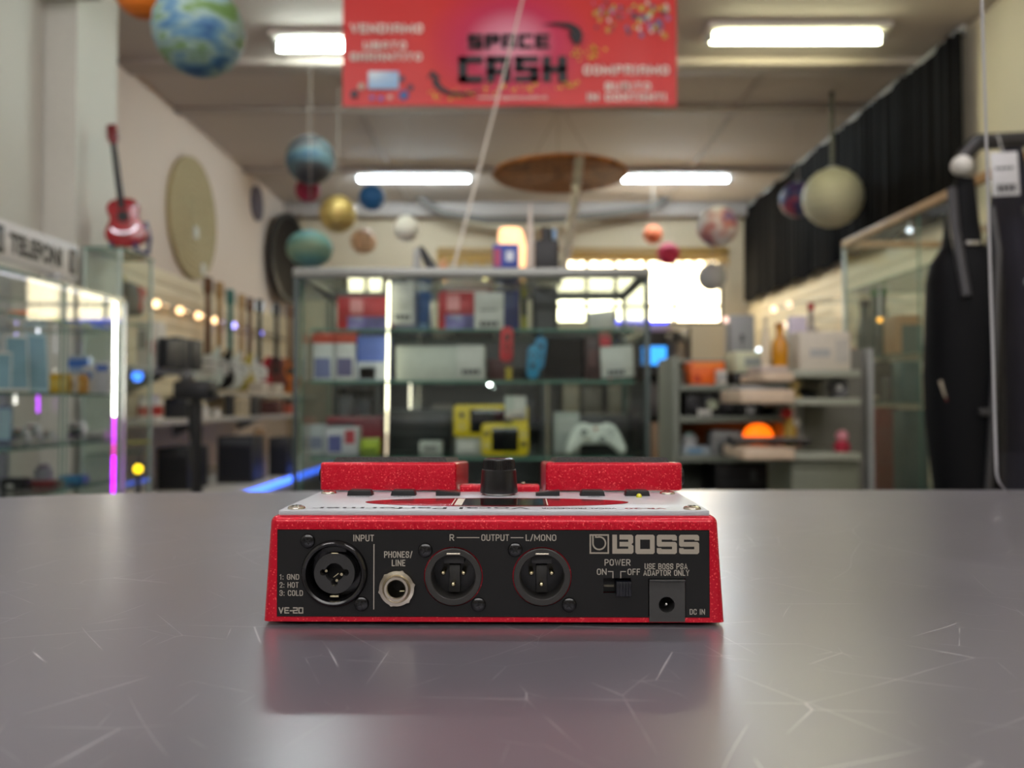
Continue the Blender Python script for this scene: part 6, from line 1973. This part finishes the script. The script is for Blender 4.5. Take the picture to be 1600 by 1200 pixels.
bottle('amber bottle standing on the highest cream tray', 1219, 505, Yh + 0.1, PZ(572, Yh), 12, mat((200, 136, 20), 0.2), 0.5, cap=mat((160, 100, 20), 0.4))
bottle('bottle with a red neck behind the long white carton', 1268, 474, Yh + 0.32, zs1, 11, mat((150, 140, 130), 0.3), 0.4, cap=mat((160, 30, 36), 0.4))
carton('small_box', 'pale violet white box between the amber and the red necked bottle', 'box', 1236, 1262, 494, Yh + 0.30, zs1, 0.05, mat((200, 190, 206), 0.45), [(0.2, 0.8, 0.3, 0.7, mat((170, 150, 200), 0.4), 'front_print')])
t = thing('white_vase', 'slender pale vase standing beside the amber bottle', 'vase', (PX(1197, Yh + 0.15), Yh + 0.15, PZ(583, Yh + 0.0)))
hz_ = PZ(496, Yh + 0.15) - PZ(583, Yh)
MB().lathe([(0, 0), (0.014, 0), (0.022, hz_ * 0.35), (0.02, hz_ * 0.6), (0.009, hz_ * 0.88), (0.012, hz_), (0, hz_)], 20).build('body', mat((226, 214, 186), 0.3), t)
MB().cyl((0, 0, 0), (0, 0, 0.006), 0.018, n=16).build('foot', LGREY, t)
t = thing('pink_figure', 'small pink and red figure on the lowest shelf of the tray rack', 'figure', (PX(1330, Yh), Yh + 0.1, zs3))
MB().loft([(0, 0, 0, 0.03, 0.025), (0, 0, 0.03, 0.034, 0.028), (0, 0, 0.045, 0.018, 0.018)], 18).build('red_base', mat((170, 34, 60), 0.45), t)
MB().sphere((0, 0, 0.065), 0.026, u=18, v=14).build('pink_head', mat((214, 140, 150), 0.45), t)
t = thing('toy_figure', 'red and yellow little figure between the two cream trays', 'toy', (PX(1234, Yh + 0.15), Yh + 0.15, PZ(700, Yh)))
MB().loft([(0, 0, 0, 0.03, 0.025), (0, 0, 0.09, 0.026, 0.022), (0, 0, 0.12, 0.014, 0.014)], 16).build('body', mat((196, 160, 60), 0.45), t)
MB().sphere((-0.015, 0, 0.14), 0.026, u=16, v=12).build('head', mat((196, 40, 40), 0.45), t)
MB().sphere((0.022, -0.01, 0.10), 0.018, u=14, v=10).build('white_arm', WHITE, t)

carton('carton', 'pale lilac carton standing below the lower cream tray', 'carton', 1208, 1233, 722, Yh + 0.03, 0.3, 0.15, mat((176, 160, 150), 0.5), [(0.1, 0.9, 0.85, 0.97, mat((90, 100, 160), 0.5), 'blue_print')]).location.z = 0.0

# ---- right wall shelf behind
ws = thing('bracket_shelf', 'pale shelf on the right wall beyond the tray rack', 'shelf', (XR - 0.03, 5.2, 1.30))
MB().box(-0.45, 0, 0, 3.6, -0.03, 0, 0.004).build('board', mat((206, 190, 160), 0.5), ws)
for y in (0.2, 1.8, 3.4):
    MB().prism([(0, -0.03), (-0.3, -0.03), (0, -0.25)], y - 0.01, y + 0.01).build('bracket', LGREY, ws)
for i, (y, w_, h_, col, lab) in enumerate(((5.3, 0.3, 0.22, (206, 196, 186), 'white machine on the right wall shelf'), (5.8, 0.25, 0.3, (216, 206, 190), 'cream box on the right wall shelf'), (6.4, 0.3, 0.2, (190, 180, 196), 'lilac box on the right wall shelf'),
                                            (7.1, 0.3, 0.26, (206, 150, 110), 'peach box on the right wall shelf'), (7.8, 0.3, 0.3, (226, 210, 190), 'pale box at the far end of the right wall shelf'))):
    t = thing('shelf_box', lab, 'box', (XR - 0.25, y, 1.30), group='boxes on the right wall shelf')
    MB().box(-0.15, 0.15, -w_ / 2, w_ / 2, 0, h_, 0.006).build('body', mat(col, 0.5), t)
    MB().box(-0.153, -0.148, -w_ * 0.35, w_ * 0.35, h_ * 0.3, h_ * 0.7).build('side_label', mat(tuple(int(c * 0.8) for c in col), 0.5), t)
t = thing('picture_board', 'pale board leaning on the cream wall above the long white carton', 'board', (XR - 0.06, 7.3, 1.66))
MB().box(-0.02, 0.0, -0.3, 0.3, 0, 0.4, 0.004).build('panel', mat((226, 206, 170), 0.5), t)
MB().box(-0.024, -0.019, -0.1, 0.06, 0.12, 0.24).build('print', mat((190, 170, 140), 0.5), t)
for i, (px, py, col) in enumerate(((1210, 483, (255, 226, 190)), (1234, 476, (255, 220, 190)), (1227, 508, (255, 230, 200)))):
    Y = 6.2 + 0.12 * i
    t = thing('hook_lamp', ('warm dot lamp under the curtain near the amber bottle', 'warm dot lamp under the curtain nearer to the red necked bottle', 'warm dot lamp just above the amber bottle')[i], 'spot lamp', (PX(px, Y), Y, PZ(py, Y)), group='warm dot lamps under the curtain')
    MB().sphere((0, 0, 0), 0.024, u=12, v=8).build('bulb', glow(col, 1.6), t)
    MB().tube([(0, 0, 0), (0.2, 0.06 * i, 0.05), (XR - 0.02 - PX(px, Y), 0.06 * i, 0.05)], 0.005, 6).build('arm', LGREY, t)

# ---- glass case on the right with a wooden rim
GX0, GX1, GY0, GY1, GZ = 1.90, 2.45, 3.0, 4.74, 2.01
gc = thing('glass_case', 'tall green tinted glass case with a wooden top rim', 'display cabinet', ((GX0 + GX1) / 2, GY0, 0))
hx, gl = (GX1 - GX0) / 2, GY1 - GY0
for x in (-hx, hx):
    MB().box(x - 0.015, x + 0.015, 0, gl, GZ - 0.04, GZ, 0.004).build('wooden_rim', WOOD, gc)
for y in (0.0, gl):
    MB().box(-hx, hx, y - 0.015, y + 0.015, GZ - 0.04, GZ, 0.004).build('wooden_rim', WOOD, gc)
for x in (-hx, hx):
    for y in (0.0, gl):
        MB().box(x - 0.01, x + 0.01, y - 0.01, y + 0.01, 0.05, GZ - 0.03, 0.002).build('post', GEDGE2, gc)
for y0, y1 in ((0.0, gl * 0.5), (gl * 0.5 + 0.004, gl)):
    pane(gc, -hx - 0.003, -hx + 0.003, y0, y1, 0.08, GZ - 0.04, 'glass_door')
pane(gc, -hx, hx, gl - 0.003, gl + 0.003, 0.08, GZ - 0.04, 'glass_side')
pane(gc, -hx, hx, -0.003, 0.003, 0.08, GZ - 0.04, 'glass_side')
for z in (0.62, 1.085, 1.33, 1.72):
    pane(gc, -hx + 0.01, hx - 0.01, 0.01, gl - 0.01, z - 0.008, z, 'glass_shelf')
MB().box(-hx, hx, 0, gl, 0, 0.08, 0.004).build('plinth', DGREY, gc)
MB().box(hx - 0.012, hx - 0.006, 0.01, gl - 0.01, 0.08, 1.0).build('back_board', mat((90, 104, 98), 0.5), gc)
t = thing('desk_fan', 'dark round fan inside the right glass case', 'fan', (2.12, 4.1, 1.25 - 0.0))
t.location = (2.03, 4.56, 1.0857)
MB().lathe([(0, -0.04), (0.085, -0.04), (0.1, -0.01), (0.1, 0.02), (0.09, 0.03), (0, 0.03)], 30, M=Matrix.Translation((0, 0, 0.13)) @ Matrix.Rotation(PI / 2, 4, 'X')).build('cage', mat((40, 44, 44), 0.4), t)
MB().cyl((0, 0, 0.01), (0, 0, 0.05), 0.018, n=14).build('stem', BLACK, t)
MB().cyl((0, 0, 0), (0, 0, 0.018), 0.07, n=24).build('base', BLACK, t)
bottle('green topped dark bottle in the glass case', 1374, 452, 4.5, 1.33, 15, mat((60, 74, 66), 0.3), 0.75, cap=mat((40, 110, 60), 0.4))
bottle('dark bottle behind the green topped one in the glass case', 1352, 470, 4.6, 1.33, 12, mat((80, 90, 84), 0.3), 0.6)
carton('small_box', 'tan open frame box on the upper shelf of the glass case', 'box', 1402, 1442, 492, 4.2, 1.33, 0.15, mat((196, 150, 100), 0.5), [(0.2, 1.0, 0.0, 0.75, mat((90, 108, 98), 0.5), 'front_window')])
for i, (px0, px1, py, Y, Z_, col, lab) in enumerate(((1368, 1404, 636, 4.4, 0.62, (150, 44, 40), 'dark red tall box low in the glass case'), (1344, 1364, 640, 4.58, 0.62, (96, 110, 104), 'grey green box beside the dark red one in the glass case'),
                                                      (1412, 1438, 564, 4.12, 1.085, (50, 96, 96), 'dark teal box on the middle shelf of the glass case'), (1412, 1450, 640, 4.12, 0.62, (44, 84, 84), 'dark teal carton low in the glass case'),
                                                      (1346, 1356, 575, 4.6, 1.085, (120, 132, 124), 'pale grey green box beside the fan'), (1392, 1406, 590, 4.3, 1.085, (60, 62, 62), 'dark box behind the fan in the glass case'))):
    carton('case_box', lab, 'box', px0, px1, py, Y, Z_, 0.12, mat(col, 0.45), [(0.12, 0.88, 0.3, 0.75, mat(tuple(int(c * 0.8 + 24) for c in col), 0.5), 'front_label')], 'boxes in the right glass case')
t = thing('spot_lamp', 'warm amber spot lamp inside the right glass case', 'spot lamp', (PX(1376, 4.45), 4.45, PZ(500, 4.45)))
MB().sphere((0, 0, 0), 0.012, u=12, v=8).build('bulb', glow((255, 180, 70), 2.4), t)
MB().cyl((0, 0, 0.008), (0, 0, 1.711 - PZ(500, 4.45)), 0.005, n=8).build('holder', STEEL, t)
t = thing('spot_lamp', 'whitish spot lamp near the top of the right glass case', 'spot lamp', (PX(1424, 4.05), 4.05, PZ(360, 4.05)))
MB().sphere((0, 0, 0), 0.014, u=12, v=8).build('bulb', glow((230, 236, 246), 1.8), t)
MB().cyl((0, 0, 0.01), (0, 0, 1.97 - PZ(360, 4.05)), 0.005, n=8).build('holder', STEEL, t)

# ---- garment rack with the black wetsuit
Yw = 2.3
zr = PZ(222, Yw)
gk = thing('garment_rack', 'black clothes rail above the hanging wetsuit', 'clothes rail', (0, Yw, 0))
MB().cyl((PX(1506, Yw), 0, zr - 0.05), (PX(1532, Yw), 0, zr), 0.022, n=14).build('bent_end', BLACK, gk)
MB().cyl((PX(1530, Yw), 0, zr), (PX(1760, Yw), 0, zr + 0.02), 0.022, n=14).build('bar', BLACK, gk)
for px in (1720,):
    MB().cyl((PX(px, Yw), 0, 0), (PX(px, Yw), 0, zr), 0.022, n=14).build('upright', BLACK, gk)
MB().box(PX(1480, Yw), PX(1760, Yw), -0.02, 0.02, 0.0, 0.04, 0.006).build('foot', BLACK, gk)
MB().box(PX(1720, Yw) - 0.02, PX(1720, Yw) + 0.02, -0.3, 0.3, 0.0, 0.04, 0.006).build('foot', BLACK, gk)
MB().sphere((PX(1501, Yw), -0.02, PZ(262, Yw)), 0.028, u=18, v=14).build('white_end_knob', mat((206, 204, 196), 0.4), gk)
NEO = mat((9, 10, 13), 0.7, bump=0.2, scale=200, spec=0.15)


def garment(name, label, secs, Y, m, cat):
    """secs: (centre px, half width px, row px, thickness m)"""
    cx = PX(secs[0][0], Y)
    t = thing(name, label, cat, (cx, Y, PZ(secs[-1][2], Y)))
    z0 = PZ(secs[-1][2], Y)
    MB().loft([(PX(c, Y) - cx, 0, PZ(r, Y) - z0, h / F * Y, d) for c, h, r, d in secs][::-1], 28, power=2.4).build('suit', m, t)
    return t, cx, z0


wsu, cx_, z0_ = garment('wetsuit', 'black wetsuit hanging from the clothes rail beside the clear screen',
                        [(1512, 13, 280, 0.02), (1506, 20, 310, 0.035), (1506, 24, 350, 0.04), (1506, 28, 385, 0.05), (1508, 48, 412, 0.07), (1508, 53, 440, 0.085), (1506, 53, 500, 0.09), (1505, 55, 580, 0.09),
                         (1506, 55, 660, 0.085), (1510, 50, 740, 0.08), (1514, 44, 830, 0.07), (1516, 36, 900, 0.06)], Yw, NEO, 'wetsuit')


def gp(px, py, dy):
    return (PX(px, Yw) - cx_, dy, PZ(py, Yw) - z0_)


MB().tube([gp(1538, 330, -0.045), gp(1536, 400, -0.08), gp(1526, 520, -0.095), gp(1520, 640, -0.095), gp(1514, 770, -0.085)], 0.0085, 10).build('zip_strap', mat((52, 52, 54), 0.45), wsu)
MB().tube([gp(1482, 300, -0.03), gp(1481, 360, -0.045), gp(1484, 470, -0.09)], 0.013, 10).build('shoulder_strap', mat((46, 46, 50), 0.45), wsu)
MB().box(*[v for pr in ((gp(1496, 385, 0)[0], gp(1516, 385, 0)[0]), (-0.06, -0.045), (gp(0, 389, 0)[2], gp(0, 383, 0)[2])) for v in pr], 0.002).build('buckle', STEEL, wsu)
MB().tube([gp(1457, 596, -0.045), gp(1463, 622, -0.055)], 0.006, 8).build('white_logo_patch', mat((170, 160, 140), 0.5), wsu)
MB().tube([gp(1463, 624, -0.055), gp(1465, 632, -0.057)], 0.006, 8).build('red_logo_patch', mat((170, 50, 40), 0.5), wsu)
MB().box(*[v for pr in ((gp(1500, 0, 0)[0], gp(1524, 0, 0)[0]), (-0.1, -0.085), (gp(0, 650, 0)[2], gp(0, 638, 0)[2])) for v in pr], 0.004).build('strap_slider', mat((40, 40, 42), 0.4), wsu)
MB().tube([(0.0, 0, PZ(282, Yw) - z0_), (0.005, 0, zr - z0_ - 0.03), (0.03, 0, zr - z0_ + 0.01)], 0.004, 8).build('hanger_hook', STEEL, wsu)
nav, c2, z2 = garment('jacket', 'dark navy garment hanging behind the clear screen', [(1585, 14, 232, 0.03), (1584, 26, 300, 0.05), (1582, 30, 372, 0.07), (1586, 36, 420, 0.09), (1590, 36, 560, 0.1), (1592, 36, 700, 0.1), (1594, 32, 860, 0.08)], Yw + 0.12, mat((22, 22, 36), 0.75, bump=0.2, scale=200, spec=0.15), 'jacket')
MB().tube([(0.0, -0.06, PZ(330, 2.42) - z2), (0.02, -0.1, PZ(420, 2.42) - z2), (0.03, -0.11, PZ(640, 2.42) - z2)], 0.008, 8).build('zip', DGREY, nav)
MB().sphere((PX(1580, 2.42) - c2, -0.09, PZ(448, 2.42) - z2), 0.012, u=12, v=8).build('silver_button', mat((190, 200, 206), 0.3), nav)
t = price_tag('white price tag with dark figures hanging from the clothes rail', 1555, 1598, 238, 306, Yw - 0.06, m=mat((206, 206, 208), 0.5), bars=((0.18, 0.9, 0.08, 0.26), (0.15, 0.85, 0.6, 0.66)), group=None, tilt=-0.05)
MB().tube([(0, 0, 0.11), (0.005, 0.03, PZ(215, 2.3) - PZ(306, 2.24)), (0.006, 0.06, PZ(222, 2.3) - PZ(306, 2.24))], 0.0015, 6).build('tag_string', OFFW, t)

# ------------------------------------------------------------------ clear screen standing on the counter
Yp = 0.742
ap = thing('acrylic_screen', 'clear acrylic counter screen with rounded corners standing on the steel counter', 'counter screen', (PX(1556, Yp), Yp, 1.0), ry=R(-1.0))
pw, phh, rr_ = 0.62, 0.62, 0.022
pts = rounded(pw, phh, rr_, 8, pw / 2, phh / 2 + 0.0005)
b = MB().prism(pts, -0.0025, 0.0025)
b.bm.normal_update()
for f_ in b.bm.faces:
    f_.material_index = 0 if abs(f_.normal.y) > 0.7 else 1
b.build('sheet', [glass_mat((0.97, 0.975, 0.98), 'acrylic', 1.45), mat((196, 196, 200), 0.25)], ap, smooth=False)
MB().box(0.25, 0.37, -0.03, 0.03, 0.0, 0.012, 0.003).build('foot', LGREY, ap)
